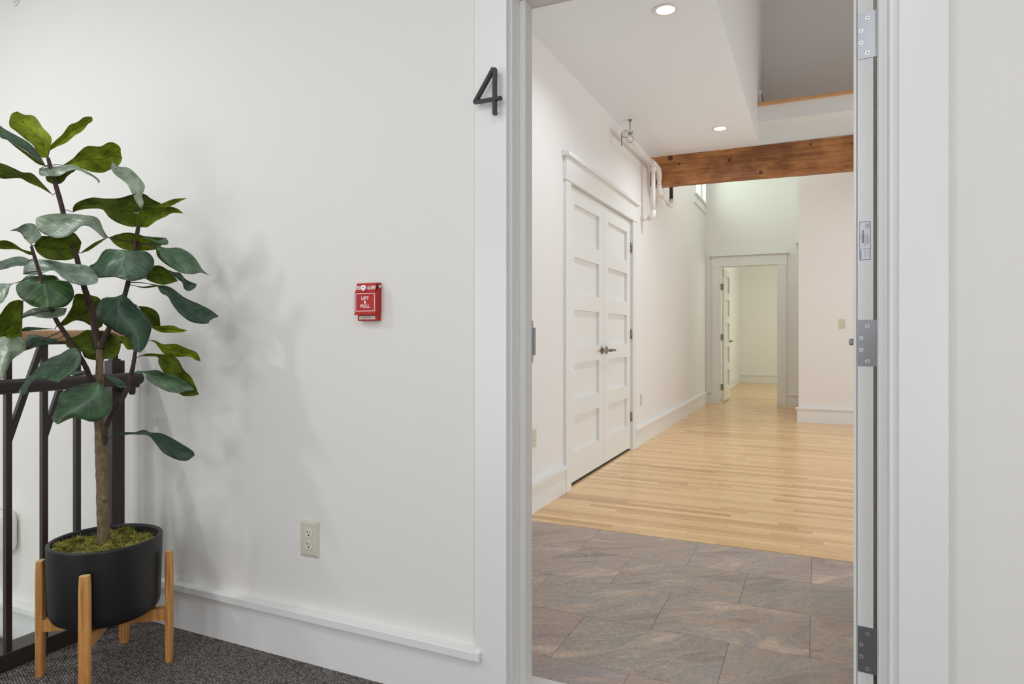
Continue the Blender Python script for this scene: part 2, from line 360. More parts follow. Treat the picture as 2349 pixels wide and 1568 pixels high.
S(boxes('ceiling_under_loft', [(XB, 3.1, 5.365, 5.89, 2.94, 2.965)], CEIL))
S(boxes('wall_right', [(-0.20, 3.1, 7.25, 7.37, 0, 4.4), (-0.20, -0.08, 7.37, 9.17, 0, 4.4)], WALLH))
S(boxes('wall_entry_side', [(0.345, 0.45, WT, 1.5, 0, 2.965)], WALLH))
S(boxes('wall_hall_end', [(3.0, 3.1, WT, 7.3, 0, 6.9)], WALLH))
FX0, FX1, FH = -1.392, -0.545, 2.165
S(boxes('wall_far', [(XB, FX0-0.02, 9.17, 9.29, 0, 4.4), (FX1+0.02, 1.6, 9.17, 9.29, 0, 4.4), (FX0-0.02, FX1+0.02, 9.17, 9.29, FH+0.02, 4.4)], WALLH))
S(boxes('wall_bedroom_back', [(XB-0.12, 1.6, 14.06, 14.16, 0, 3.0)], WALLH))
S(boxes('wall_bedroom_side', [(1.5, 1.6, 9.29, 14.1, 0, 3.0)], WALLH))
S(boxes('ceiling_bedroom', [(XB-0.12, 1.6, 9.29, 14.1, 2.8, 2.9)], CEIL))

# ------------------------------------------------------------------ baseboards (board + ledge cap)
def bboard(name, x0, x1, y0, y1, z, side, h=0.19, ends=(0, 0)):
    """side: wall side the board stands against: '-y' board sticks out to -y etc."""
    r = S(empty(name, ((x0+x1)/2, (y0+y1)/2, z)))
    t, c = 0.018, 0.036; e0, e1 = ends
    if side == '-y': a = (x0, x1, y0-t, y0, z, z+h-0.026); b = (x0-e0, x1+e1, y0-c, y0, z+h-0.026, z+h)
    if side == '+x': a = (x0, x0+t, y0, y1, z, z+h-0.026); b = (x0, x0+c, y0-e0, y1+e1, z+h-0.026, z+h)
    boxo('board', a, TRIM, r); boxo('ledge', b, LEDGE, r, bev=0.002); return r
bboard('baseboard_corridor_left', -2.44, -0.911, 0, 0, 0, '-y', 0.172, (0, 0.022))
bboard('baseboard_corridor_right', 0.264, 2.6, 0, 0, 0, '-y', 0.172)
bboard('baseboard_landing', -5.0, -2.46, 0, 0, -0.25, '-y', 0.166)
bboard('baseboard_hall_near', XB, XB, WT, 2.575, 0, '+x', 0.19, (0, 0.02))
bboard('baseboard_hall_far', XB, XB, 4.53, 9.17, 0, '+x', 0.19, (0.02, 0))
bboard('baseboard_far_left', XB+0.018, -1.508, 9.17, 9.17, 0, '-y', 0.19)
bboard('baseboard_far_right', -0.41, -0.2, 9.17, 9.17, 0, '-y', 0.19)
bboard('baseboard_right', -0.218, 3.0, 7.25, 7.25, 0, '-y', 0.19, (0.018, 0))
bboard('baseboard_bedroom_back', XB, 1.5, 14.06, 14.06, 0, '-y', 0.19)
bboard('baseboard_bedroom_left', XB, XB, 9.3, 14.06, 0, '+x', 0.19)

# ------------------------------------------------------------------ hall floor: slate tiles and maple strips
hf = S(boxes('floor_hall', [(XB, 3.0, 0.0, 14.1, -0.2, -0.0022)], GROUT))
YR = [0.0, 0.364, 0.726, 1.095, 1.467, 1.845]
X0s = [-0.80, -0.287, -0.02, -0.287, -0.02]      # one joint of each row
X0s = [-0.01, -0.282, -0.02, -0.287, -0.02]
g = 0.0006
for r in range(5):
    x = X0s[r]
    while x > XB: x -= 0.54
    while x < 2.9:
        a, b = max(x, XB), min(x + 0.54, 3.0)
        y0, y1 = YR[r], YR[r+1]
        bm = BM(); box(bm, a+g, b-g, y0+g, y1-g, -0.008, random.uniform(-0.0004, 0.0004), bev=0.0012)
        obj('tile', bm, SLATE, hf); x += 0.54
def plank(bm, x0, x1, y0, y1, dz, rnd, lay):
    vs = box(bm, x0, x1, y0, y1, -0.007, dz)
    for f in {f for v in vs for f in v.link_faces}: f[lay] = rnd
SW = 0.0572; row = 0; y = 1.847; n_plank = 0
bmj = BM(); layj = bmj.faces.layers.float.new('rnd')
pr = random.Random(4)
while y < 14.05:
    y1 = y + SW; x = XB + 0.0; x -= pr.uniform(0, 0.9); xe = 3.0 if y < 7.25 else (-0.2 if y < 9.17 else 1.5)
    while x < xe:
        L = pr.choice((0.45, 0.6, 0.8, 1.0, 1.25, 1.6)) * pr.uniform(0.85, 1.15); a, b = max(x, XB), min(x+L, xe)
        if b - a > 0.02:
            rn = pr.random(); dz = pr.uniform(-0.0003, 0.0003)
            if n_plank < 298 and a < 1.0:
                bm = BM(); lay = bm.faces.layers.float.new('rnd'); plank(bm, a+0.0006, b-0.0006, y+0.0007, y1-0.0007, dz, rn, lay)
                obj('floorboard', bm, FLOORW, hf, recalc=False); n_plank += 1
            else: plank(bmj, a+0.0006, b-0.0006, y+0.0007, y1-0.0007, dz, rn, layj)
        x += L
    y = y1; row += 1
tag(obj('floorboard_rows', bmj, FLOORW, hf, recalc=False), kind='stuff')

# ------------------------------------------------------------------ entrance door frame
t1 = S(empty('trim_1', (-0.323, 0, 0), 'white casing and jamb around the open entrance doorway'))
boxo('casing', (-0.910, -0.807, -0.022, 0, 0, OPH+0.006), TRIM, t1, bev=0.0015)
boxo('casing', (0.169, 0.264, -0.022, 0, 0, OPH+0.006), TRIM, t1, bev=0.0015)
boxo('head_casing', (-0.915, 0.269, -0.026, 0, OPH+0.006, OPH+0.15), TRIM, t1, bev=0.0015)
boxo('jamb', (JL-0.0195, JL, 0.0, 0.148, 0.0, OPH), TRIM, t1, bev=0.001)
boxo('jamb', (JR, JR+0.0195, 0.0, 0.148, 0.0, OPH), TRIM, t1, bev=0.001)
boxo('head_jamb', (JL-0.0195, JR+0.0195, 0.0, 0.148, OPH, OPH+0.0195), TRIM, t1)
boxo('stop', (JL, JL+0.018, 0.053, 0.102, 0.036, OPH), TRIM, t1, bev=0.001)
boxo('stop', (JR-0.018, JR, 0.053, 0.102, 0.036, OPH), TRIM, t1, bev=0.001)
boxo('head_stop', (JL, JR, 0.053, 0.102, OPH-0.018, OPH), TRIM, t1, bev=0.001)
boxes('weather_strip', [(JL+0.001, JL+0.016, 0.102, 0.106, 0.04, OPH-0.02)], plain('seal', (200, 198, 194), 0.4), t1)
bm = BM(); prism(bm, [(0.0, 0.002), (0.03, 0.030), (0.05, 0.040), (0.152, 0.040), (0.160, 0.034), (0.170, 0.002)], 'x', JL, JR)
tag(obj('threshold', bm, plain('threshold_paint', (214, 210, 208), 0.35), t1), 'pale grey metal threshold')
boxes('strike_plate', [(JL, JL+0.0025, 0.108, 0.150, 1.012, 1.142), (JL, JL+0.008, 0.146, 0.158, 1.035, 1.12)], STEEL, t1)
# room-side casing
boxo('casing', (JL-0.11, JL-0.006, 0.135, 0.153, 0, OPH+0.006), TRIM, t1)
boxo('casing', (JR+0.012, JR+0.11, 0.135, 0.153, 0, OPH+0.006), TRIM, t1)

# ------------------------------------------------------------------ entrance door leaf, open into the hall
PX, PY, ANG = 0.1305, 0.150, R(6.6)
d1 = S(empty('door_1', (PX, PY, 0.04), 'white entrance door standing open, seen edge-on with three steel hinges'))
T, LW = 0.0445, 0.915
def leafpart(name, fn, mat, parent, label=None):
    bm = BM(); fn(bm); rot_about(bm, bm.verts, (PX, PY, 0), 'Z', -ANG); o = obj(name, bm, mat, parent)
    if label: o['label'] = label
    return o
EY = PY
leafpart('door_slab', lambda b: (box(b, PX-T+0.0085, PX, EY, EY+LW, 0.04, 2.098, bev=0.0008)), TRIM, d1)
leafpart('face_panel', lambda b: (box(b, PX-T, PX-T+0.0072, EY, EY+LW, 0.04, 2.098, bev=0.0008)), TRIM, d1)
leafpart('seam', lambda b: (box(b, PX-T+0.007, PX-T+0.009, EY+0.002, EY+LW-0.002, 0.045, 2.09)), DARK, d1)
HZ = [(1.795, 1.912), (1.020, 1.136), (0.247, 0.362)]
for z0, z1 in HZ:
    y_ = EY - 0.0022
    def plate(b):
        xr = PX + 0.0105
        prism(b, [(PX-T+0.010, z0), (xr, z0), (xr, z0+0.016), (xr-0.003, z0+0.018), (xr-0.003, z1-0.018), (xr, z1-0.016), (xr, z1), (PX-T+0.010, z1)], 'y', y_, y_+0.0022)
    h = leafpart('hinge', plate, STEEL, d1, 'brushed steel hinge plate with four screws')
    cx0 = PX-T
    for dx, dz in ((0.0315, -0.016), (0.0175, -0.046), (0.0175, -0.076), (0.0315, -0.104)):
        def scr(b, dx=dx, dz=dz):
            cyl(b, (cx0+dx, y_-0.0008, z1+dz), (cx0+dx, y_+0.001, z1+dz), 0.0046, 20)
            m2 = len(b.faces)
            for a in (0.5, 0.5+pi/2):
                vs = box(b, cx0+dx-0.0026, cx0+dx+0.0026, y_-0.0011, y_-0.0006, z1+dz-0.0006, z1+dz+0.0006, mi=1)
                rot_about(b, vs, (cx0+dx, y_, z1+dz), 'Y', a)
        leafpart('screw', scr, [CHROME, DARK], h)
    bm = BM(); cyl(bm, (PX+0.0155, PY-0.001, z0), (PX+0.0155, PY-0.001, z1), 0.0052, 16); tag(obj('hinge_knuckle', bm, STEEL, d1))
# certification sticker on the door edge
def yb(b, x0, x1, z0, z1, o=0.0003): box(b, cx0+x0, cx0+x1, EY-o, EY, z0, z1)
stk = leafpart('sticker', lambda b: yb(b, 0.0135, 0.0385, 1.287, 1.384, 0.0003), PAPER, d1, 'small white certification sticker with a navy border and barcode')
leafpart('sticker_border', lambda b: [yb(b, *q, 0.0005) for q in ((0.0135, 0.0146, 1.287, 1.384), (0.0374, 0.0385, 1.287, 1.384), (0.0135, 0.0385, 1.287, 1.2882), (0.0135, 0.0385, 1.3828, 1.384), (0.0135, 0.0385, 1.3145, 1.3152))], BLUEINK, stk)
def bars(b):
    z = 1.330; rr = random.Random(3)
    while z < 1.3615: wd = rr.choice((0.0004, 0.0007, 0.001)); yb(b, 0.0195, 0.0235, z, z+wd, 0.0005); z += wd + rr.choice((0.0004, 0.0006))
leafpart('barcode', bars, BLACK, stk)
def lines(b):
    rr = random.Random(5)
    for x, z0, z1 in ((0.0168, 1.337, 1.354), (0.0255, 1.322, 1.354), (0.0288, 1.326, 1.352), (0.0318, 1.327, 1.351), (0.0347, 1.329, 1.349), (0.0350, 1.296, 1.311), (0.0265, 1.294, 1.312)):
        z = z0
        while z < z1: L = rr.uniform(0.0006, 0.0012); yb(b, x-0.0006, x+0.0006, z, min(z+L, z1), 0.0005); z += L + 0.0005
leafpart('fine_print', lines, INK, stk)
leafpart('blue_strip', lambda b: yb(b, 0.0150, 0.0180, 1.289, 1.313, 0.0005), plain('pale_blue_ink', (150, 170, 196), 0.6), stk)
def ring(b, cx, cz, r, w_, y0, y1, seg=28):
    for k in range(seg):
        a, a2 = 2*pi*k/seg, 2*pi*(k+1)/seg
        prism(b, [(cx+r*cos(a), cz+r*sin(a)), (cx+(r-w_)*cos(a), cz+(r-w_)*sin(a)), (cx+(r-w_)*cos(a2), cz+(r-w_)*sin(a2)), (cx+r*cos(a2), cz+r*sin(a2))], 'y', y0, y1)
leafpart('logo_ring', lambda b: ring(b, cx0+0.0310, 1.3725, 0.0056, 0.0006, EY-0.0005, EY), BLUEINK, stk)
tm = Matrix.Rotation(-ANG, 4, 'Z') @ Matrix.Rotation(R(90), 4, 'X') @ Matrix.Rotation(R(-90), 4, 'Z')
pv = Vector((PX, PY, 0)); tp = pv + Matrix.Rotation(-ANG, 3, 'Z') @ (Vector((cx0+0.0310, EY-0.0004, 1.3725)) - pv)
curve_text('logo_letters', 'VTC', 0.0048, tp, BLUEINK, stk, rot=tm, extrude=0.0002, bold=0.0001)
for sx_ in (-1, 1):     # lever sets near the far edge
    fx = PX-T if sx_ < 0 else PX
    lv = leafpart('lever_handle', lambda b: (cyl(b, (fx, EY+LW-0.065, 1.072), (fx+sx_*0.010, EY+LW-0.065, 1.072), 0.032, 28), cyl(b, (fx+sx_*0.008, EY+LW-0.065, 1.072), (fx+sx_*0.058, EY+LW-0.065, 1.072), 0.010, 16),
        box(b, fx+sx_*0.058-0.008, fx+sx_*0.058+0.008, EY+LW-0.185, EY+LW-0.055, 1.060, 1.084, bev=0.006)), STEEL, d1, 'steel lever handle')

# ------------------------------------------------------------------ closet double doors
OY0, OY1, OZ = 2.690, 4.415, 2.172
t2 = S(empty('trim_2', (XB, 3.55, 0), 'white casing with a projecting cap around the closet double doors'))
boxo('casing', (XB, XB+0.020, 2.580, OY0-0.006, 0, OZ+0.004), TRIM, t2, bev=0.0015)
boxo('casing', (XB, XB+0.020, OY1+0.006, 4.530, 0, OZ+0.004), TRIM, t2, bev=0.0015)
boxo('head_casing', (XB, XB+0.028, 2.565, 4.545, OZ+0.004, 2.335), TRIM, t2, bev=0.0015)
boxo('cap', (XB, XB+0.055, 2.540, 4.590, 2.335, 2.365), TRIM, t2, bev=0.002)
boxo('jamb', (XB-0.12, XB, OY0-0.018, OY0, 0, OZ), TRIM, t2)
boxo('jamb', (XB-0.12, XB, OY1, OY1+0.018, 0, OZ), TRIM, t2)
boxo('head_jamb', (XB-0.12, XB, OY0-0.018, OY1+0.018, OZ, OZ+0.018), TRIM, t2)
PC = [0.370 + 0.387*k for k in range(5)]; PH = 0.1335
LX = XB - 0.006
def shaker(root, y0, y1, z0, z1, x_face, th, sl, sr, centers, half):
    """five-panel leaf in a plane of constant x"""
    bx = [(x_face-th, x_face, y0, y0+sl, z0, z1), (x_face-th, x_face, y1-sr, y1, z0, z1)]
    zz = [z0] + sum([[c-half, c+half] for c in centers], []) + [z1]
    for i in range(0, len(zz), 2): bx.append((x_face-th, x_face, y0+sl, y1-sr, zz[i], zz[i+1]))
    boxes('stile_and_rail_frame', bx, TRIM, root)
    for c in centers: boxo('panel', (x_face-th+0.006, x_face-0.023, y0+sl+0.0002, y1-sr-0.0002, c-half+0.0002, c+half-0.0002), TRIM, root)
for k, (name, a, b, hy) in enumerate((('door_2', OY0+0.003, 3.548, OY0), ('door_3', 3.552, OY1-0.003, OY1))):
    dr = S(empty(name, (LX, (a+b)/2, 0.028), 'left leaf of the white five-panel closet doors' if k == 0 else 'right leaf of the white five-panel closet doors'))
    shaker(dr, a, b, 0.028, OZ-0.006, LX, 0.035, 0.125, 0.125, PC, PH)
    for z in (0.32, 1.10, 1.92):
        bm = BM(); cyl(bm, (XB+0.004, hy, z-0.045), (XB+0.004, hy, z+0.045), 0.0065, 12)
        box(bm, XB-0.004, XB+0.001, hy-0.010 if k else hy-0.004, hy+0.010 if k else hy+0.004, z-0.045, z+0.045)
        obj('hinge', bm, NICKEL, dr)
    ly = b-0.058 if k == 0 else a+0.058; dirn = -1 if k == 0 else 1; fx = LX
    bm = BM(); cyl(bm, (fx, ly, 0.965), (fx+0.012, ly, 0.965), 0.030, 28); cyl(bm, (fx+0.01, ly, 0.965), (fx+0.050, ly, 0.965), 0.011, 16)
    tube(bm, [(fx+0.050, ly-dirn*0.012, 0.965), (fx+0.054, ly+dirn*0.03, 0.967), (fx+0.054, ly+dirn*0.085, 0.965), (fx+0.050, ly+dirn*0.115, 0.963)], [0.013, 0.011, 0.010, 0.009], 12)
    tag(obj('lever_handle', bm, NICKEL, dr), 'satin nickel lever handle')
    bm = BM(); cyl(bm, (fx, ly, 1.010), (fx+0.006, ly, 1.010), 0.012, 16); obj('privacy_button', bm, CHROME, dr)
    bm = BM(); box(bm, LX-0.02, LX-0.008, (3.37 if k == 0 else 3.70), (3.40 if k == 0 else 3.73), OZ-0.012, OZ); obj('ball_catch', bm, DARK, dr)
boxo('door_sill', (XB-0.012, XB+0.0, OY0, OY1, -0.006, 0.004), NOSEW, t2)
boxo('closet_shade_strip', (XB-0.06, XB-0.0125, OY0, OY1, -0.006, 0.012), DARK, t2)  # dark strip painting in the shade under the closet doors

# ------------------------------------------------------------------ far doorway and its open door
t3 = S(empty('trim_3', (-0.97, 9.17, 0), 'white casing with a projecting cap around the doorway at the end of the hall'))
boxo('casing', (-1.508, FX0-0.006, 9.150, 9.17, 0, FH+0.006), TRIM, t3)
boxo('casing', (FX1+0.006, -0.412, 9.150, 9.17, 0, FH+0.006), TRIM, t3)
boxo('head_casing', (-1.515, -0.405, 9.145, 9.17, FH+0.006, 2.335), TRIM, t3)
boxo('cap', (-1.538, -0.380, 9.115, 9.17, 2.335, 2.36), TRIM, t3)
boxo('jamb', (FX0-0.02, FX0, 9.17, 9.29, 0, FH), TRIM, t3); boxo('jamb', (FX1, FX1+0.02, 9.17, 9.29, 0, FH), TRIM, t3)
boxo('head_jamb', (FX0-0.02, FX1+0.02, 9.17, 9.29, FH, FH+0.02), TRIM, t3)
d4 = S(empty('door_4', (-1.382, 9.30, 0.02), 'white panelled bedroom door standing open at the end of the hall'))
shaker(d4, 9.300, 10.12, 0.02, 2.155, -1.343, 0.038, 0.12, 0.12, PC, PH)
for z in (0.25, 1.05, 1.86): boxo('hinge', (-1.392, -1.352, 9.292, 9.3, z-0.05, z+0.05), NICKEL, d4)
bm = BM(); cyl(bm, (-1.343, 10.05, 0.98), (-1.29, 10.05, 0.98), 0.012, 12); box(bm, -1.302, -1.286, 9.96, 10.06, 0.97, 0.99, bev=0.004); cyl(bm, (-1.343, 10.05, 0.98), (-1.335, 10.05, 0.98), 0.03, 20)
obj('lever_handle', bm, NICKEL, d4)
t4 = S(empty('trim_4', (-0.2, 8.2, 0), 'edge of a casing on the side of the right-hand wall block'))
boxo('casing', (-0.22, -0.2, 8.0, 8.1, 0, 2.17), TRIM, t4); boxo('head_casing', (-0.225, -0.2, 7.99, 9.0, 2.17, 2.335), TRIM, t4); boxo('cap', (-0.25, -0.2, 7.96, 9.03, 2.335, 2.36), TRIM, t4)

# ------------------------------------------------------------------ high window
w1 = S(empty('window_1', (XB, 8.5, 3.13), 'narrow high window near the far corner of the hall'))
boxo('apron', (XB, XB+0.018, 7.96, 9.03, 3.00, 3.112), TRIM, w1); boxo('sill', (XB-0.10, XB+0.045, 7.94, 9.06, 3.112, 3.135), TRIM, w1)
boxo('casing', (XB, XB+0.02, 7.965, 8.05, 3.135, 4.18), TRIM, w1); boxo('casing', (XB, XB+0.02, 8.93, 9.02, 3.135, 4.18), TRIM, w1)
boxes('window_frame', [(XB-0.09, XB-0.05, 8.05, 8.09, 3.135, 4.1), (XB-0.09, XB-0.05, 8.89, 8.93, 3.135, 4.1), (XB-0.09, XB-0.05, 8.05, 8.93, 3.135, 3.17), (XB-0.09, XB-0.05, 8.38, 8.42, 3.135, 4.1), (XB-0.09, XB-0.05, 8.05, 8.93, 4.06, 4.1)], TRIM, w1)
boxo('pane', (XB-0.072, XB-0.068, 8.09, 8.38, 3.17, 4.06), GLASS, w1); boxo('pane', (XB-0.072, XB-0.068, 8.42, 8.89, 3.17, 4.06), GLASS, w1)

# ------------------------------------------------------------------ timber beam
bm = BM(); NX = 60; rr = random.Random(12); sec = []
for i in range(NX+1):
    x = XB + (2.99-XB)*i/NX
    u = lambda a, k: a*sin(x*k+a*900) + rr.uniform(-0.0012, 0.0012)
    zb = 2.655 + u(0.004, 2.1) - 0.004*x; ztop = 2.9655; yf = 5.205 + u(0.003, 3.3)
    sec.append([bm.verts.new(p) for p in ((x, yf, ztop), (x, yf, zb+0.012), (x, yf+0.010, zb), (x, yf+0.14, zb), (x, yf+0.15, zb+0.01), (x, yf+0.15, ztop))])
for a, b in zip(sec, sec[1:]):
    for k in range(6): bm.faces.new((a[k], a[(k+1) % 6], b[(k+1) % 6], b[k]))
bm.faces.new(sec[0]); bm.faces.new(list(reversed(sec[-1])))
tag(obj('timber_beam', bm, BEAM, org=(0, 0, 0)), 'rough old brown timber beam crossing the hall under the ceiling', 'beam')

# ------------------------------------------------------------------ recessed lights
def downlight(x, y, z, label, group):
    r = empty('recessed_light', (x, y, z), label, 'ceiling light', group)
    bm = BM(); seg = 40
    ri = [(0.052, z-0.0005), (0.052, z-0.004), (0.072, z-0.004), (0.074, z-0.0005)]
    rings = [[bm.verts.new((x+q*cos(2*pi*k/seg), y+q*sin(2*pi*k/seg), zz)) for k in range(seg)] for q, zz in ri]
    for i in range(4):
        a, b = rings[i], rings[(i+1) % 4]
        for k in range(seg): bm.faces.new((a[k], a[(k+1) % seg], b[(k+1) % seg], b[k]))
    obj('trim_ring', bm, WHITEPL, r)
    bm = BM(); cyl(bm, (x, y, z-0.0035), (x, y, z-0.0005), 0.0515, 40); obj('lens', bm, LENS, r)
downlight(HALL[0][0], HALL[0][1], 2.965, 'lit round recessed light nearest the doorway, at the top of the view', 'hall ceiling lights')
downlight(HALL[1][0], HALL[1][1], 2.965, 'lit round recessed light further in, just before the timber beam', 'hall ceiling lights')

# ------------------------------------------------------------------ sprinkler pipe
sp = empty('sprinkler_pipe', (-1.47, 4.3, 2.795), 'white painted sprinkler pipe running under the hall ceiling and dropping beside the beam', 'pipe')
PXX, PZ = -1.47, 2.795; PR = 0.021
def pipe(name, pts, r=PR, mat=PIPE, seg=16):
    bm = BM(); tube(bm, pts, r, seg); o = obj(name, bm, mat, sp); return o
def arc(c, a, b, n=6):
    a = Vector(a); b = Vector(b); c = Vector(c); return [c + (a-c)*cos(pi/2*k/n) + (b-c)*sin(pi/2*k/n) for k in range(n+1)]
pipe('run', [(PXX, 3.76, PZ), (PXX, 4.90, PZ)])
pipe('end_cap', [(PXX, 3.715, PZ), (PXX, 3.725, PZ), (PXX, 3.765, PZ)], [0.022, 0.028, 0.028])
pipe('tee', [(PXX, 4.74, PZ), (PXX, 4.86, PZ), (PXX, 5.0, PZ), (PXX, 5.045, PZ-0.012), (PXX, 5.07, PZ-0.05), (PXX, 5.072, PZ-0.10)], [0.028]*6)
pipe('drop', [(PXX, 4.80, PZ), (PXX, 4.80, 2.29)])
pipe('drop_collar', [(PXX, 4.80, PZ-0.02), (PXX, 4.80, PZ-0.08)], 0.028)
pipe('elbow', [(PXX, 4.80, 2.33), (PXX, 4.80, 2.285), (PXX-0.012, 4.80, 2.262), (PXX-0.045, 4.80, 2.255)], 0.027)
pipe('wall_stub', [(PXX-0.03, 4.80, 2.255), (XB+0.002, 4.80, 2.255)])
pipe('union', [(-1.545, 4.80, 2.255), (-1.567, 4.80, 2.255)], 0.026)
pipe('second_drop', [(PXX, 5.072, PZ-0.06), (PXX, 5.072, 2.60)])
pipe('second_elbow', [(PXX, 5.072, 2.64), (PXX, 5.072, 2.59), (PXX+0.006, 5.10, 2.56), (PXX+0.012, 5.14, 2.54)], 0.027)
pipe('offset', [(PXX+0.006, 5.10, 2.56), (PXX+0.04, 5.42, 2.49)])
pipe('end_elbow', [(PXX+0.035, 5.38, 2.495), (PXX+0.045, 5.45, 2.487), (PXX+0.045, 5.47, 2.51), (PXX+0.045, 5.47, 2.56)], 0.027)
tag(pipe('riser', [(PXX+0.045, 5.47, 2.55), (PXX+0.045, 5.47, 2.94)], 0.020, BLACK), 'black pipe section behind the beam')
bm = BM(); pts = [(PXX+0.030*cos(a), 3.90, PZ-0.002+0.030*sin(a)) for a in [pi*0.5 + 2*pi*k/24 for k in range(25)]]; tube(bm, pts, 0.0022, 8)
cyl(bm, (PXX, 3.90, PZ+0.026), (PXX, 3.90, 2.9655), 0.004, 10); cyl(bm, (PXX, 3.90, 2.955), (PXX, 3.90, 2.9655), 0.016, 16); cyl(bm, (PXX, 3.90, PZ+0.035), (PXX, 3.90, PZ+0.05), 0.010, 6)
obj('ring_hanger', bm, NICKEL, sp)
bm = BM(); pts = [(PXX+0.032*cos(a), 3.73, PZ-0.002+0.032*sin(a)) for a in [2*pi*k/24 for k in range(25)]]; tube(bm, pts, 0.0022, 8); box(bm, PXX-0.03, PXX-0.026, 3.722, 3.738, PZ-0.10, PZ); cyl(bm, (PXX+0.032, 3.73, PZ), (PXX+0.062, 3.73, PZ), 0.006, 8); cyl(bm, (PXX+0.062, 3.73, PZ-0.014), (PXX+0.062, 3.73, PZ+0.014), 0.004, 8)
obj('pipe_clamp', bm, NICKEL, sp)

# ------------------------------------------------------------------ outlets, switch
def outlet(name, cx, cy, cz, facing, label, W=0.079, H=0.122, twenty=True):
    """facing '-y' (on the corridor wall) or '+x' (on the hall wall)"""
    root = empty(name, (cx, cy, cz), label, 'outlet', 'wall outlets')
    def T(b):
        if facing == '+x': bmesh.ops.rotate(b, verts=b.verts, cent=(0, 0, 0), matrix=Matrix.Rotation(R(90), 3, 'Z'))
        bmesh.ops.translate(b, verts=b.verts, vec=(cx, cy, cz)); return b
    b = BM(); e = 0.007
    o = [(-W/2, -H/2), (W/2, -H/2), (W/2, H/2), (-W/2, H/2)]; i_ = [(-W/2+e, -H/2+e*1.3), (W/2-e, -H/2+e*1.3), (W/2-e, H/2-e*1.3), (-W/2+e, H/2-e*1.3)]
    r0 = [b.verts.new((x, 0, z)) for x, z in o]; r1 = [b.verts.new((x*1.0, -0.0025, z)) for x, z in o]; r2 = [b.verts.new((x, -0.0065, z)) for x, z in i_]
    b.faces.new(r2)
    for p, q in ((r0, r1), (r1, r2)):
        for k in range(4): b.faces.new((p[k], p[(k+1) % 4], q[(k+1) % 4], q[k]))
    obj('cover_plate', T(b), IVORY, root)
    for s_ in (-1, 1):
        z = s_*0.0195; b = BM()
        oc = [(0.0172*max(-0.82, min(0.82, cos(a)))*1.12, z+0.0148*max(-0.9, min(0.9, sin(a)))) for a in [2*pi*k/32+0.05 for k in range(32)]]
        prism(b, oc, 'y', -0.0082, -0.004); f = obj('receptacle', T(b), IVORY2, root)
        b = BM(); box(b, -0.0068, -0.0048, -0.0085, -0.008, z+0.0005, z+0.0085)
        if twenty: box(b, -0.0105, -0.0068, -0.0085, -0.008, z+0.0037, z+0.0055)
        box(b, 0.0052, 0.0072, -0.0085, -0.008, z+0.0010, z+0.0080); cyl(b, (0, -0.0085, z-0.0065), (0, -0.008, z-0.0065), 0.0028, 14)
        obj('slots', T(b), DARK, f)
    b = BM(); cyl(b, (0, -0.0075, 0), (0, -0.006, 0), 0.0028, 14); obj('screw', T(b), IVORY2, root)
outlet('wall_outlet', -1.549, 0, 0.411, '-y', 'ivory duplex outlet on the corridor wall below the fire alarm')
outlet('wall_outlet', XB, 2.045, 0.455, '+x', 'ivory duplex outlet just inside the doorway, left of the closet doors', 0.07, 0.116, False)
outlet('wall_outlet', XB, 4.80, 0.445, '+x', 'small outlet on the hall wall right of the closet doors', 0.07, 0.116, False)
ls = empty('light_switch', (0.284, 7.25, 1.225), 'ivory light switch plate on the right-hand wall at the back of the hall', 'switch')
boxo('cover_plate', (0.246, 0.322, 7.244, 7.25, 1.167, 1.283), IVORY, ls, bev=0.002); boxo('toggle', (0.280, 0.290, 7.234, 7.244, 1.215, 1.238), IVORY2, ls, bev=0.001)

# ------------------------------------------------------------------ fire alarm pull station
fx0, fx1 = -1.3395, -1.2575; fz0, fz1 = 1.1425, 1.2630
fa_ = empty('fire_alarm_pull_station', ((fx0+fx1)/2, 0, fz0), 'red fire alarm pull station with white lettering on the corridor wall', 'fire alarm')
boxo('housing', (fx0+0.004, fx1-0.002, -0.0215, 0, fz0, fz1), RED, fa_, bev=0.002)
bm = BM(); prism(bm, [(-0.001, fz1), (-0.012, fz1), (-0.0295, fz1-0.031), (-0.0295, fz0+0.025), (-0.0345, fz0+0.0195), (-0.0325, fz0+0.0185), (-0.026, fz0+0.023), (-0.001, fz0+0.026)], 'x', fx0, fx1)
obj('pull_cover', bm, RED, fa_)
bm = BM(); prism(bm, [(-0.010, fz1-0.001), (-0.0265, fz1-0.002), (-0.0305, fz1-0.030), (-0.010, fz1-0.030)], 'x', fx0+0.005, fx1-0.003); obj('header_plate', bm, RED, fa_)
bm = BM(); ax = (fx0+0.0385, 0, fz1-0.0165)
cyl(bm, (ax[0], -0.024, ax[2]), (ax[0], -0.0365, ax[2]), 0.0088, 28); cyl(bm, (ax[0], -0.0365, ax[2]), (ax[0], -0.0380, ax[2]), 0.0072, 28)
lk = obj('key_lock', bm, CHROME, fa_)
bm = BM(); box(bm, ax[0]-0.0028, ax[0]+0.0028, -0.0384, -0.038, ax[2]-0.0008, ax[2]+0.0008); box(bm, ax[0]-0.0006, ax[0]+0.0018, -0.0384, -0.038, ax[2]-0.002, ax[2]+0.003); obj('keyhole', bm, DARK, lk)
tl = Matrix.Rotation(R(90)-math.atan2(0.004, 0.028), 4, 'X')
curve_text('lettering_fire', 'FIRE', 0.0175, (fx0+0.0150, -0.0292, fz1-0.0165), WHITEINK, fa_, rot=tl, sx=0.56, bold=0.0003)
curve_text('lettering_alarm', 'ALARM', 0.0175, (fx0+0.0640, -0.0292, fz1-0.0165), WHITEINK, fa_, rot=tl, sx=0.56, bold=0.0003)
fl_ = -0.0297; cxm = fx0+0.0390
bw = 0.0017; bx0, bx1, bz0, bz1 = fx0+0.0035, fx1-0.0040, fz0+0.0300, fz1-0.0335
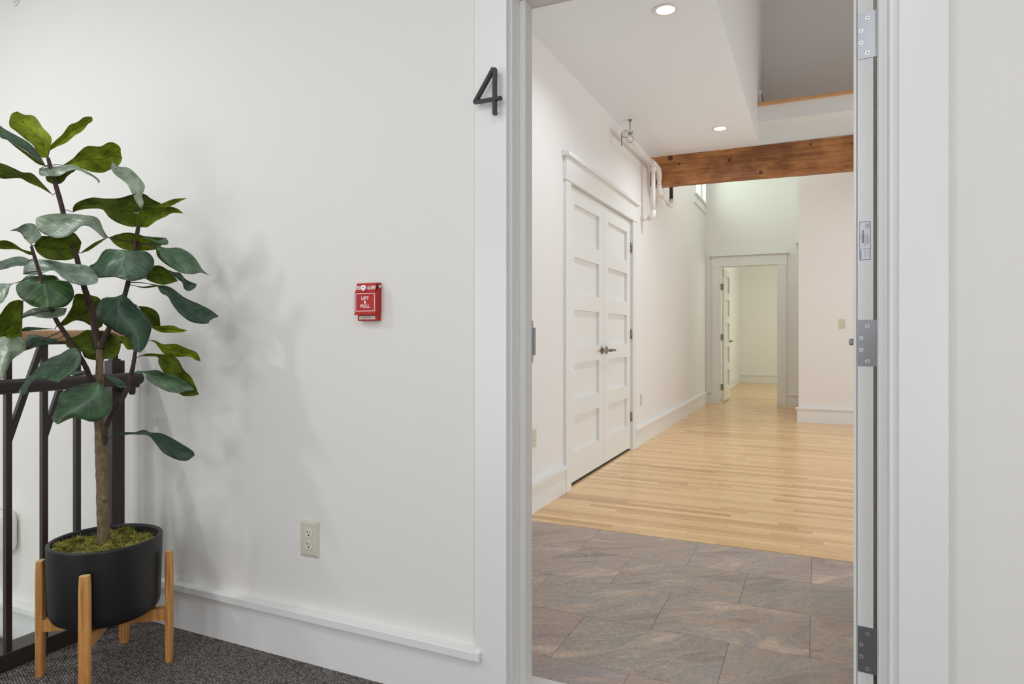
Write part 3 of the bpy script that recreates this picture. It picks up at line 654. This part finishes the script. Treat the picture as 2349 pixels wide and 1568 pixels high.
boxes('white_border', [(bx0, bx1, fl_-0.0003, fl_, bz1-bw, bz1), (bx0, bx1, fl_-0.0003, fl_, bz0, bz0+bw), (bx0, bx0+bw, fl_-0.0003, fl_, bz0+bw, bz1-bw), (bx1-bw, bx1, fl_-0.0003, fl_, bz0+bw, bz1-bw)], WHITEINK, fa_)
for s_, z in (('LIFT', 0.0135), ('&', 0.0012), ('PULL', -0.0115)):
    curve_text('lettering', s_, 0.0142 if s_ != '&' else 0.0125, (cxm+0.001, fl_-0.0001, (bz0+bz1)/2+z-0.001), WHITEINK, fa_, sx=1.03, bold=0.0005, sp=1.12)
bm = BM(); box(bm, fx0+0.0115, fx0+0.0735, -0.0221, -0.021, fz0+0.0045, fz0+0.0150, bev=0.0004); npl = obj('name_plate', bm, GREYPL, fa_)
curve_text('name_lettering', 'POTTER', 0.0078, (fx0+0.0445, -0.0223, fz0+0.0098), INK, npl, sx=0.9)
bm = BM(); ring(bm, fx0+0.0280, fz0+0.0098, 0.0032, 0.0007, -0.0224, -0.0221); tag(obj('logo_ring', bm, RED, npl))
curve_text('logo_letter', 'P', 0.0042, (fx0+0.0281, -0.0223, fz0+0.0098), RED, npl)
bm = BM(); cyl(bm, (fx1-0.0005, -0.012, fz1-0.012), (fx1+0.003, -0.012, fz1-0.012), 0.0052, 6); obj('side_screw', bm, CHROME, fa_)
bm = BM(); prism(bm, [(-0.0268, fz1-0.026), (-0.0256, fz1-0.026), (-0.0155, fz1-0.008), (-0.0172, fz1-0.007)], 'x', fx1-0.002, fx1+0.0006); obj('side_slot', bm, DARK, fa_)

# ------------------------------------------------------------------ house number 4
hn = empty('house_number', (-0.845, -0.022, 1.725), 'black metal house number four on standoffs on the left door casing', 'house number')
def stick(b, p0, p1, w_, y0, y1):
    p0, p1 = Vector(p0), Vector(p1); d = (p1-p0).normalized(); n = Vector((-d.y, d.x)) * w_/2
    prism(b, [tuple(p0+n), tuple(p1+n), tuple(p1-n), tuple(p0-n)], 'y', y0, y1)
bm = BM(); stick(bm, (-0.8335, 1.859), (-0.8335, 1.726), 0.0090, -0.050, -0.036); stick(bm, (-0.8365, 1.860), (-0.8975, 1.7705), 0.0090, -0.0499, -0.0361); stick(bm, (-0.9005, 1.7715), (-0.8125, 1.7715), 0.0082, -0.0498, -0.0362)
obj('numeral', bm, BLACK, hn)
for x, z in ((-0.8335, 1.848), (-0.8335, 1.737), (-0.8890, 1.7715)):
    bm = BM(); cyl(bm, (x, -0.0365, z), (x, -0.0215, z), 0.0026, 12); obj('standoff', bm, CHROME, hn)

# ------------------------------------------------------------------ sidewall sprinkler, stair fixture
sk = empty('sidewall_sprinkler', (-3.229, 0, 2.588), 'round white sprinkler escutcheon high on the wall in the top left corner', 'sprinkler')
bm = BM(); cyl(bm, (-3.229, 0, 2.592), (-3.229, -0.006, 2.592), 0.036, 32); cyl(bm, (-3.229, -0.006, 2.592), (-3.229, -0.011, 2.592), 0.026, 32); obj('escutcheon', bm, WHITEPL, sk)
bm = BM(); cyl(bm, (-3.229, -0.01, 2.592), (-3.229, -0.045, 2.592), 0.010, 16); box(bm, -3.243, -3.215, -0.055, -0.020, 2.604, 2.607); obj('head', bm, STEEL, sk)
wf = empty('stair_wall_fixture', (-3.36, -0.06, 0.14), 'white rounded wall fixture over the stair, cut by the left edge behind the balusters', 'wall fixture')  # rounded white wall fixture of unidentified use
bm = BM(); box(bm, -3.55, -3.19, -0.10, -0.0005, 0.14, 0.32, bev=0.035); obj('cover', bm, WHITEPL, wf)
bm = BM()
for x in (-3.24, -3.27, -3.30, -3.33): box(bm, x, x+0.004, -0.1015, -0.10, 0.18, 0.30)
obj('ribs', bm, WHITEPL, wf)
st = tag(boxo('stair_nosing', (-3.6, -3.02, -0.42, -0.045, -0.2495, -0.232), plain('black_rubber', (60, 60, 62), 0.6), None, bev=0.004), 'dark ribbed stair nosing on the landing behind the base channel', 'stair nosing')

# ------------------------------------------------------------------ stair railing
rl = empty('stair_railing', (-2.425, -0.6, 0), 'dark bronze steel stair railing with a pale wooden top rail, behind the plant', 'railing')
YE = -2.6
boxo('base_channel', (-2.495, -2.40, YE, -0.019, 0.0, 0.056), IRON, rl, bev=0.002)
bm = BM(); box(bm, -2.450, -2.400, -0.115, -0.065, 0.056, 1.000, bev=0.003); obj('post', bm, IRON, rl)
bm = BM(); box(bm, -2.434, -2.416, -0.099, -0.081, 1.0, 1.066); box(bm, -2.440, -2.410, -0.105, -0.075, 1.0, 1.006, bev=0.001); obj('rail_stem', bm, IRON, rl)
bm = BM(); box(bm, -2.445, -2.401, YE, -0.045, 1.072, 1.115, bev=0.014); tag(obj('top_rail', bm, RAILW, rl), 'pale wooden top rail')
boxo('top_bar', (-2.440, -2.406, YE, -0.06, 1.064, 1.073), IRON, rl)
ys = [-0.230 - 0.1125*k for k in range(21)]
for y in ys: boxo('baluster', (-2.434, -2.416, y-0.009, y+0.009, 0.054, 1.066), IRON, rl)
for k in range(len(ys)-1):
    ya, yb_ = ys[k]-0.004, ys[k+1]+0.009
    bm = BM(); prism(bm, [(ya-0.012, 1.066), (ya+0.006, 1.066), (yb_+0.001, 0.745), (yb_-0.009, 0.775)], 'x', -2.433, -2.417); obj('brace', bm, IRON, rl)
bm = BM(); tube(bm, [(-2.345, YE, 0.932), (-2.345, -0.046, 0.932), (-2.345, -0.040, 0.932)], [0.0235, 0.0235, 0.020], 24); tag(obj('handrail', bm, IRON, rl), 'round steel handrail')
bm = BM(); prism(bm, [(-0.078, 0.912), (-0.050, 0.912), (-0.050, 0.900), (-0.066, 0.896), (-0.066, 0.880), (-0.070, 0.872), (-0.080, 0.872), (-0.084, 0.880), (-0.084, 0.905)], 'x', -2.352, -2.338); box(bm, -2.401, -2.340, -0.088, -0.076, 0.880, 0.892)
obj('handrail_bracket', bm, IRON, rl)

# ------------------------------------------------------------------ plant stand, pot, moss
PCX, PCY = -2.126, -0.32
ps = empty('plant_stand', (PCX, PCY, 0), 'four-legged wooden plant stand holding the black pot', 'plant stand')
angs = [39.5, 129.5, 219.5, 309.5]
for a in angs:
    c_, s_ = cos(R(a)), sin(R(a)); bm = BM()
    rings = []
    for z, k in ((0, 0.86), (0.03, 0.95), (0.18, 1.0), (0.33, 0.96), (0.369, 0.86), (0.371, 0.80)):
        ring_ = []
        for j in range(12):
            t = 2*pi*j/12+0.13; rx = 0.0125*(abs(cos(t))**0.6)*(1 if cos(t) > 0 else -1); ry = 0.0175*(abs(sin(t))**0.6)*(1 if sin(t) > 0 else -1)
            rr_ = 0.189 + rx*k; tt = ry*k
            ring_.append(bm.verts.new((PCX+c_*rr_-s_*tt, PCY+s_*rr_+c_*tt, z)))
        rings.append(ring_)
    for p, q in zip(rings, rings[1:]):
        for j in range(12): bm.faces.new((p[j], p[(j+1) % 12], q[(j+1) % 12], q[j]))
    bm.faces.new(list(reversed(rings[0]))); f = bm.faces.new(rings[-1]); f.material_index = 1
    obj('leg', bm, [STANDW, ENDW], ps)
for a in (39.5, 129.5):
    bm = BM(); d = 0.178; hz = 0.0 if a < 90 else 0.0
    vs = box(bm, PCX-d, PCX+d, PCY-0.014, PCY+0.014, 0.143, 0.1815, bev=0.001); rot_about(bm, bm.verts, (PCX, PCY, 0), 'Z', R(a)); obj('cross_bar', bm, STANDW, ps)
bm = BM()
prof = [(0.120, 0.182), (0.138, 0.184), (0.150, 0.192), (0.157, 0.206), (0.1595, 0.225), (0.165, 0.424), (0.1648, 0.428), (0.163, 0.430), (0.1535, 0.430), (0.1518, 0.428), (0.1512, 0.422), (0.149, 0.385)]
lathe(bm, PCX, PCY, prof); tag(obj('plant_pot', bm, POT), 'matt black round pot filled with moss, on the wooden stand', 'pot')
bm = BM(); mr = random.Random(21)
def mh(x, y): return 0.407 + 0.010*sin(x*31+1)*cos(y*27) + 0.006*sin(x*70+y*50)
N = 40
grid = {}
for i in range(N+1):
    r_ = 0.1485*i/N; ns = max(1, 48 if i else 1)
    grid[i] = [bm.verts.new((PCX+r_*cos(2*pi*k/ns), PCY+r_*sin(2*pi*k/ns), mh(r_*cos(2*pi*k/ns), r_*sin(2*pi*k/ns)) + mr.uniform(-0.004, 0.004))) for k in range(ns)]
for i in range(1, N):
    for k in range(48): bm.faces.new((grid[i][k], grid[i][(k+1) % 48], grid[i+1][(k+1) % 48], grid[i+1][k]))
for k in range(48): bm.faces.new((grid[0][0], grid[1][k], grid[1][(k+1) % 48]))
for _ in range(3600):
    r_ = 0.145*math.sqrt(mr.random()); a = mr.uniform(0, 2*pi); x, y = r_*cos(a), r_*sin(a); z = mh(x, y)
    p = Vector((PCX+x, PCY+y, z-0.002)); d = Vector((mr.gauss(0, 1), mr.gauss(0, 1), mr.uniform(0.1, 1.0))).normalized(); pts = [p]
    for s_ in range(4):
        p = p + d*mr.uniform(0.003, 0.007); d = (d + Vector((mr.gauss(0, .7), mr.gauss(0, .7), mr.gauss(-0.25, .4)))).normalized()
        q = Vector((p.x-PCX, p.y-PCY)); 
        if q.length > 0.147: q = q.normalized()*0.147; p = Vector((PCX+q.x, PCY+q.y, p.z))
        pts.append(p.copy())
    tube(bm, pts, [0.0009, 0.0012, 0.0012, 0.0010, 0.0004], 3, False)
tag(obj('moss', bm, MOSS, recalc=False), 'tangled dried green moss covering the top of the black pot', 'moss', None, 'stuff')

# ------------------------------------------------------------------ fiddle leaf fig
pl = empty('fiddle_leaf_fig', (PCX, PCY, 0.40), 'tall potted fiddle leaf fig with broad glossy green leaves', 'plant')
DEP = 2.172
def smooth(pts, n):
    out = []; P = [pts[0]] + list(pts) + [pts[-1]]; m = len(pts)-1
    for i in range(n+1):
        t = i/n*m; k = min(int(t), m-1); f = t-k; p0, p1, p2, p3 = P[k], P[k+1], P[k+2], P[k+3]
        out.append(tuple(0.5*((2*b)+(-a+c)*f+(2*a-5*b+4*c-d)*f*f+(-a+3*b-3*c+d)*f**3) for a, b, c, d in zip(p0, p1, p2, p3)))
    return out
def px_tube(name, pts, widths, mat, parent, n=40, seg=14, wob=0.06):
    P = smooth(pts, n); W_ = smooth([(w_,) for w_ in widths], n); rr = random.Random(len(name)+int(pts[0][0]))
    bm = BM(); w3 = [at(*p) for p in P]; tube(bm, w3, [w_[0]/2/F_PX*p[2]*(1+rr.uniform(-wob, wob))/1.15 for w_, p in zip(W_, P)], seg)
    obj(name, bm, mat, parent); return w3
nodes = []
nodes += px_tube('trunk', [(238, 1250, 2.17), (237, 1190, 2.17), (234, 1100, 2.17), (231, 1020, 2.17), (229, 985, 2.172), (226, 940, 2.174), (228, 880, 2.174), (229, 800, 2.174), (228, 785, 2.174)], [30, 31, 29, 28, 25, 23, 19, 18, 18], BARK, pl, 60)[20:]
bm = BM(); k0 = at(241, 1142, 2.158); bmesh.ops.create_icosphere(bm, subdivisions=2, radius=0.011, matrix=Matrix.Translation(k0)); obj('trunk_knot', bm, BARK, pl)
BR = [('branch', [(228, 800, 2.174), (219, 760, 2.172), (208, 700, 2.168), (192, 655, 2.165), (172, 575, 2.16), (152, 515, 2.155), (138, 460, 2.15), (125, 415, 2.145), (110, 362, 2.14)], [18, 17, 16, 14, 13, 12, 12, 11, 9]),
      ('branch', [(230, 800, 2.174), (243, 768, 2.17), (262, 730, 2.17), (282, 688, 2.175), (292, 655, 2.18), (302, 610, 2.185), (311, 560, 2.19), (317, 520, 2.19), (322, 480, 2.19)], [17, 15, 13, 13, 12, 12, 12, 10, 8]),
      ('branch', [(212, 880, 2.165), (196, 840, 2.15), (172, 800, 2.14), (148, 762, 2.12), (128, 732, 2.10), (112, 690, 2.08), (92, 630, 2.06), (72, 565, 2.05)], [13, 13, 13, 12, 11, 10, 9, 8]),
      ('branch', [(241, 1018, 2.165), (242, 985, 2.16), (258, 948, 2.158), (288, 900, 2.155), (303, 850, 2.155), (310, 808, 2.16), (314, 780, 2.17)], [13, 13, 12, 12, 11, 9, 7])]
for nm, p, wd in BR: nodes += px_tube(nm, p, wd, BARKD, pl, 40, 10)
lr = random.Random(99)
def leaf_mesh(rows, uvs, side, back, pet):
    nv, nu = len(rows)-1, len(rows[0])-1
    bm = BM(); uvl = bm.loops.layers.uv.new('UVMap'); th = 0.0009
    n_of = lambda i, j: ((rows[min(i+1, nv)][j]-rows[max(i-1, 0)][j]).cross(rows[i][min(j+1, nu)]-rows[i][max(j-1, 0)])).normalized() if True else None
    camp = Vector((0, CY, CH)); G = []
    flip = n_of(nv//2, nu//2).dot(camp-rows[nv//2][nu//2]) < 0
    for k in (0, 1):
        g_ = []
        for i in range(nv+1):
            q = []
            for j in range(nu+1):
                nn = n_of(i, j)
                if flip: nn = -nn
                q.append(bm.verts.new(rows[i][j] - nn*th*k))
            g_.append(q)
        G.append(g_)
    def face(vs, idx, mi):
        f = bm.faces.new(vs); f.material_index = mi; f.smooth = True
        for lp, (i, j) in zip(f.loops, idx): lp[uvl].uv = uvs[i][j]
    for i in range(nv):
        for j in range(nu):
            idx = [(i, j), (i, j+1), (i+1, j+1), (i+1, j)]
            o = idx if flip else idx[::-1]
            for t3 in ((o[0], o[1], o[2]), (o[0], o[2], o[3])):
                face([G[0][a][b] for a, b in t3], t3, 0); face([G[1][a][b] for a, b in t3[::-1]], t3[::-1], 1)
    bd = [(0, j) for j in range(nu)] + [(i, nu) for i in range(nv)] + [(nv, nu-j) for j in range(nu)] + [(nv-i, 0) for i in range(nv)]
    for a, b in zip(bd, bd[1:]+bd[:1]):
        face([G[0][a[0]][a[1]], G[0][b[0]][b[1]], G[1][b[0]][b[1]], G[1][a[0]][a[1]]], [a, b, b, a], 0)
    o = obj('leaf', bm, [LM[side], LM[back]], pl, recalc=False)
    base = rows[0][nu//2]; tgt = at(*pet, DEP) if pet else None
    nd = min(nodes, key=lambda q: (q-(tgt or base)).length)
    if 0.004 < (nd-base).length < 0.14:
        mdp = (nd+base)/2 + Vector((0, 0, 0.003)); bm = BM(); dv = (rows[2][nu//2]-base)
        tube(bm, [nd, mdp, base, base+dv*0.8], [0.0017, 0.0013, 0.0012, 0.0008], 8); obj('petiole', bm, LM['dark'] if (side == 'dark') else BARKD, o)
    return o
def resample(P, n):
    P = smooth([tuple(map(float, p)) for p in P], len(P)*6); L = [0]
    for p, q in zip(P, P[1:]): L.append(L[-1]+math.hypot(q[0]-p[0], q[1]-p[1]))
    out = []; k = 0
    for i in range(n+1):
        t = L[-1]*i/n
        while k < len(P)-2 and L[k+1] < t: k += 1
        f = (t-L[k])/max(L[k+1]-L[k], 1e-6); out.append(tuple(a+(b-a)*f for a, b in zip(P[k], P[k+1])))
    return out
def E_(oy, A, B, side, d0=0.0, d1=0.0, tilt=None, cup=0.014, back=None, pet=None, wave=1.0, mirror=False):
    """a leaf given by its two margins from stalk to tip (A upper or left, B lower or right); d0/d1 depth of the two ends"""
    nv, nu = 24, 10; is_top = side in ('top', 'pale', 'dark', 'green'); back = back or ('under' if is_top else 'top')
    cv = lambda P: [(x/2.904, oy+y/2.904) for x, y in P]
    a_, b_ = resample(cv(A), nv), resample(cv(B), nv)
    if tilt is None: tilt = 0.0011 if is_top else -0.0011
    ph = lr.uniform(0, 6.28); rows = []; uvs = []
    for i in range(nv+1):
        v = i/nv; row_ = []; uvr = []; (ax, ay), (bx, by) = a_[i], b_[i]; hw = math.hypot(ax-bx, ay-by)/2
        wn = min(1, hw/30)
        for j in range(nu+1):
            s_ = 1 - 2*j/nu; f = (1-s_)/2; x, y = ax+(bx-ax)*f, ay+(by-ay)*f
            d = DEP + d0 + (d1-d0)*v + tilt*hw*s_ + (cup if is_top else -cup)*(abs(s_)**1.5)*wn
            d += 0.007*sin(v*9+ph+s_*2.0)*abs(s_)*wn*wave + 0.0025*sin((v-abs(s_)*0.3)*38)*wn*abs(s_)*wave
            row_.append(at(x, y, d)); uvr.append((0.5+s_*0.5*max(wn, .2), v))
        rows.append(row_); uvs.append(uvr)
    return leaf_mesh(rows, uvs, side, back, pet)
# crown of the left stem
E_(200, [(322,468),(270,465),(245,430),(225,390),(170,345),(110,295),(66,260),(64,210),(80,175),(115,160)], [(322,468),(336,400),(345,345),(330,315),(285,270),(250,215),(215,186),(160,183),(115,160)], 'lime', 0, 0.02)
E_(200, [(325,425),(345,380),(420,310),(460,255),(520,230),(560,200),(612,196)], [(325,425),(380,395),(440,370),(500,320),(550,290),(580,250),(615,225),(612,196)], 'lime', 0, -0.02)
E_(200, [(305,525),(270,460),(235,410),(180,360),(100,315),(20,270),(-60,200)], [(305,525),(240,480),(180,430),(110,385),(50,350),(0,330),(-60,200)], 'top', -0.02, -0.12)
E_(200, [(305,525),(245,485),(180,435),(110,388),(50,352)], [(305,525),(250,510),(170,450),(95,392),(50,352)], 'under', -0.018, -0.09)
E_(200, [(415,520),(480,480),(530,430),(580,393),(670,395),(720,368),(760,370),(800,400),(802,440),(815,470)], [(415,520),(450,518),(520,530),(600,560),(680,570),(740,545),(790,520),(815,470)], 'lime', 0.01, 0.03)
E_(200, [(262,545),(330,530),(400,525),(460,515),(510,525),(600,570),(665,620),(655,640)], [(262,545),(265,585),(330,592),(400,588),(450,560),(510,548),(580,578),(640,612),(655,640)], 'pale', -0.04, -0.05)
E_(200, [(378,648),(320,630),(305,592),(340,560),(430,522)], [(378,648),(420,630),(450,590),(490,562),(500,545),(430,522)], 'under', 0.01, 0.01)
E_(200, [(352,718),(290,650),(215,575),(150,568),(80,535),(0,505),(-60,520)], [(352,718),(270,670),(190,635),(130,605),(0,605),(-60,520)], 'under', -0.03, -0.12)
# crown of the right stem
E_(200, [(485,832),(490,790),(540,755),(620,735),(700,742),(800,738),(880,715),(960,710),(1010,745),(1075,775)], [(485,832),(560,812),(680,812),(720,860),(800,910),(900,930),(960,900),(1000,830),(1075,775)], 'under', 0.03, 0.05)
E_(200, [(940,812),(905,760),(880,710),(850,650),(830,630),(770,585),(740,545),(738,515),(758,500)], [(940,812),(957,770),(945,720),(966,670),(955,635),(900,570),(850,535),(790,528),(758,500)], 'pale', -0.01, -0.03, tilt=0.0)
E_(200, [(945,932),(905,895),(930,830),(970,798),(1060,800),(1160,800),(1222,840)], [(945,932),(985,930),(1040,890),(1100,862),(1150,838),(1222,840)], 'lime', -0.02, -0.04)
E_(200, [(1040,797),(1090,770),(1160,745),(1245,738)], [(1040,797),(1110,803),(1180,770),(1245,738)], 'lime', 0.0, 0.02)
E_(200, [(945,812),(930,830),(900,832),(878,826)], [(945,812),(935,838),(905,842),(878,826)], 'pale', -0.02, -0.04)
# second tier
E_(200, [(722,1000),(690,950),(650,870),(560,850),(420,840),(330,845),(260,860),(236,880),(240,920)], [(722,1000),(700,1010),(640,960),(590,925),(540,925),(500,960),(440,995),(370,1002),(300,980),(255,950),(240,920)], 'pale', -0.06, -0.10)
E_(200, [(205,1048),(165,1010),(130,965),(65,955)], [(205,1048),(250,1020),(275,985),(245,940),(230,912),(170,908),(120,935),(65,955)], 'pale', -0.11, -0.14)
E_(200, [(225,1055),(260,1000),(300,990),(430,1000),(490,968),(530,1010),(543,1035)], [(225,1055),(260,1110),(320,1145),(400,1152),(480,1145),(520,1110),(543,1035)], 'under', -0.05, 0.0)
E_(200, [(225,1118),(215,1098),(150,1080),(90,1040),(30,1020),(-40,1030)], [(225,1118),(185,1112),(110,1080),(0,1075),(-40,1030)], 'under', -0.12, -0.2)
E_(200, [(205,1150),(150,1128),(90,1130),(0,1158),(-70,1180)], [(205,1150),(170,1185),(100,1190),(0,1215),(-70,1180)], 'pale', -0.12, -0.22)
E_(200, [(155,1245),(160,1190),(205,1150),(330,1150),(430,1170),(590,1190),(650,1262)], [(155,1245),(240,1250),(330,1220),(370,1225),(430,1280),(520,1315),(600,1315),(650,1300),(650,1262)], 'pale', -0.10, -0.09)
E_(200, [(830,1088),(720,1075),(680,1100),(640,1165),(588,1195),(630,1240),(650,1270),(740,1258),(850,1288)], [(830,1088),(900,1092),(970,1092),(1010,1120),(1028,1165),(1010,1220),(970,1268),(900,1288),(850,1288)], 'top', -0.05, -0.12, tilt=0.0, cup=0.035)
E_(200, [(725,1000),(790,978),(850,968),(895,975),(1000,1000),(1105,1010)], [(725,1000),(770,1050),(830,1080),(900,1090),(1040,1080),(1080,1045),(1105,1010)], 'under', 0.02, 0.03)
E_(200, [(935,988),(1000,994),(1108,1002)], [(935,988),(1000,1018),(1078,1048),(1122,1040),(1108,1002)], 'top', 0.0, 0.02)
E_(200, [(535,1105),(580,1070),(640,1030),(715,1000)], [(535,1105),(590,1088),(660,1042),(715,1000)], 'under', 0.0, 0.02)
E_(200, [(1040,1050),(1110,1070),(1190,1068),(1260,1100),(1310,1150),(1350,1215),(1398,1255)], [(1040,1050),(1070,1120),(1120,1180),(1190,1228),(1270,1245),(1340,1235),(1398,1255)], 'top', -0.01, 0.0)
E_(200, [(1040,1060),(1070,1120),(1120,1182),(1185,1226)], [(1040,1060),(1046,1120),(1095,1172),(1185,1226)], 'under', 0.01, 0.015)
E_(200, [(970,1275),(1015,1200),(1070,1190),(1130,1230),(1185,1290)], [(970,1275),(1020,1300),(1090,1315),(1140,1305),(1185,1290)], 'under', 0.0, 0.01)
E_(200, [(1080,1200),(1160,1230),(1200,1235),(1240,1280),(1310,1310)], [(1080,1200),(1180,1275),(1215,1300),(1230,1345),(1265,1355),(1300,1335),(1310,1310)], 'dark', -0.015, 0.0)
E_(200, [(115,1300),(50,1308),(0,1310),(-60,1390)], [(115,1300),(70,1320),(50,1380),(0,1440),(-60,1390)], 'pale', -0.14, -0.2)
E_(200, [(300,1250),(240,1255),(180,1255),(140,1290),(105,1325),(120,1385),(165,1425),(230,1462),(320,1466)], [(300,1250),(370,1255),(400,1285),(450,1290),(480,1320),(495,1385),(470,1430),(420,1465),(320,1466)], 'green', -0.08, -0.16, tilt=0.0, cup=0.035)
E_(200, [(1045,1318),(1100,1320),(1150,1340),(1230,1400),(1320,1440),(1400,1480),(1458,1525)], [(1045,1318),(1075,1370),(1120,1395),(1150,1450),(1200,1510),(1260,1555),(1320,1572),(1390,1572),(1402,1548),(1458,1525)], 'dark', 0.0, 0.03, pet=(308, 650))
E_(200, [(900,1322),(960,1328),(1050,1314)], [(900,1322),(960,1338),(1050,1326)], 'under', 0.0, 0.0)
# middle
E_(640, [(385,310),(440,250),(480,180),(500,105),(560,100),(640,115),(665,130)], [(385,310),(430,310),(500,275),(560,285),(620,315),(680,315),(690,200),(665,130)], 'under', 0.02, 0.04)
E_(640, [(155,145),(120,138),(60,160),(0,240),(-60,340)], [(155,145),(155,200),(145,260),(100,340),(40,370),(0,385),(-60,340)], 'under', -0.1, -0.2)
E_(640, [(445,195),(330,190),(250,190),(190,205),(120,250),(50,300),(25,340),(30,380)], [(445,195),(430,235),(370,255),(300,260),(200,245),(140,270),(80,330),(30,380)], 'pale', -0.07, -0.14)
E_(640, [(150,250),(80,320),(30,350),(24,378)], [(150,250),(148,330),(140,402),(90,402),(24,378)], 'lime', -0.12, -0.15)
E_(640, [(820,98),(760,120),(700,120),(660,150),(640,210),(650,260),(720,320),(800,365),(850,385),(870,430),(890,480),(930,488)], [(820,98),(870,140),(930,200),(980,250),(1010,300),(1000,370),(970,450),(930,488)], 'dark', -0.06, -0.13, tilt=0.0, cup=0.035)
E_(640, [(920,180),(980,185),(1035,210),(1060,250),(1068,312)], [(920,180),(960,240),(1000,300),(1030,322),(1068,312)], 'under', 0.01, 0.02)
E_(640, [(1005,320),(1070,312),(1150,310),(1200,330),(1250,342)], [(1005,320),(1060,350),(1130,358),(1210,353),(1250,342)], 'lime', 0.0, 0.01)
E_(640, [(368,332),(300,325),(180,318),(145,335)], [(368,332),(250,337),(160,347),(145,335)], 'dark', -0.1, -0.12)
E_(640, [(175,470),(160,400),(120,375),(30,375),(-80,420),(-90,560)], [(175,470),(130,500),(80,540),(40,620),(0,670),(-60,640),(-90,560)], 'pale', -0.14, -0.24)
E_(640, [(390,398),(300,385),(210,368),(175,400),(150,480)], [(390,398),(340,425),(280,438),(200,465),(150,480)], 'dark', -0.08, -0.12)
E_(640, [(640,345),(565,340),(520,375),(450,395),(445,450),(540,475),(562,520),(640,540)], [(640,345),(700,350),(780,380),(803,430),(795,480),(770,520),(700,532),(640,540)], 'under', 0.03, 0.03, tilt=0.0, cup=0.02)
E_(640, [(790,380),(850,385),(880,430),(888,466)], [(790,380),(820,430),(850,468),(888,466)], 'under', 0.0, 0.01)
E_(640, [(1000,408),(1030,408),(1090,435),(1170,432),(1250,465),(1310,490),(1337,548)], [(1000,408),(1035,425),(1060,460),(1110,510),(1180,518),(1260,515),(1300,537),(1337,548)], 'lime', 0.0, 0.01)
E_(640, [(930,512),(990,495),(1060,500),(1120,505),(1180,530),(1220,600),(1270,650),(1300,710),(1322,770)], [(930,512),(1000,514),(1055,520),(1055,560),(1090,620),(1150,690),(1190,720),(1240,777),(1322,770)], 'under', 0.0, 0.0, pet=(307, 830))
E_(640, [(875,628),(920,610),(965,612),(1040,603),(1100,625),(1180,650),(1240,685),(1300,735)], [(875,628),(920,628),(968,628),(985,670),(1040,710),(1110,745),(1180,757),(1240,747),(1300,735)], 'top', -0.03, -0.03)
E_(640, [(1190,762),(1260,742),(1300,738),(1326,768)], [(1190,762),(1230,780),(1270,773),(1326,768)], 'under', -0.02, -0.01)
E_(640, [(520,463),(480,455),(430,480),(400,500),(330,525),(270,570),(220,620),(150,700),(118,752)], [(520,463),(540,520),(530,580),(470,640),(410,665),(385,690),(300,660),(240,662),(200,700),(165,772),(118,752)], 'top', -0.09, -0.15)
E_(640, [(608,630),(540,608),(480,620),(465,632)], [(608,630),(540,640),(490,640),(465,632)], 'dark', 0.02, 0.01)
E_(640, [(690,635),(760,650),(820,680),(838,705)], [(690,635),(740,680),(790,720),(820,722),(838,705)], 'top', 0.0, -0.01)
E_(640, [(660,685),(580,690),(480,720),(400,760),(385,820),(355,900),(345,935),(385,968)], [(660,685),(700,720),(740,770),(752,820),(730,880),(680,930),(610,950),(540,930),(480,925),(430,945),(385,968)], 'top', -0.07, -0.14, tilt=0.0, cup=0.035)
E_(640, [(760,1050),(805,1018),(900,1018),(960,1000),(1000,1020),(1070,1025),(1150,1060),(1280,1140),(1298,1172)], [(760,1050),(850,1035),(940,1035),(1000,1048),(1040,1100),(1100,1165),(1180,1200),(1240,1210),(1298,1172)], 'dark', -0.01, 0.02, pet=(250, 1008))
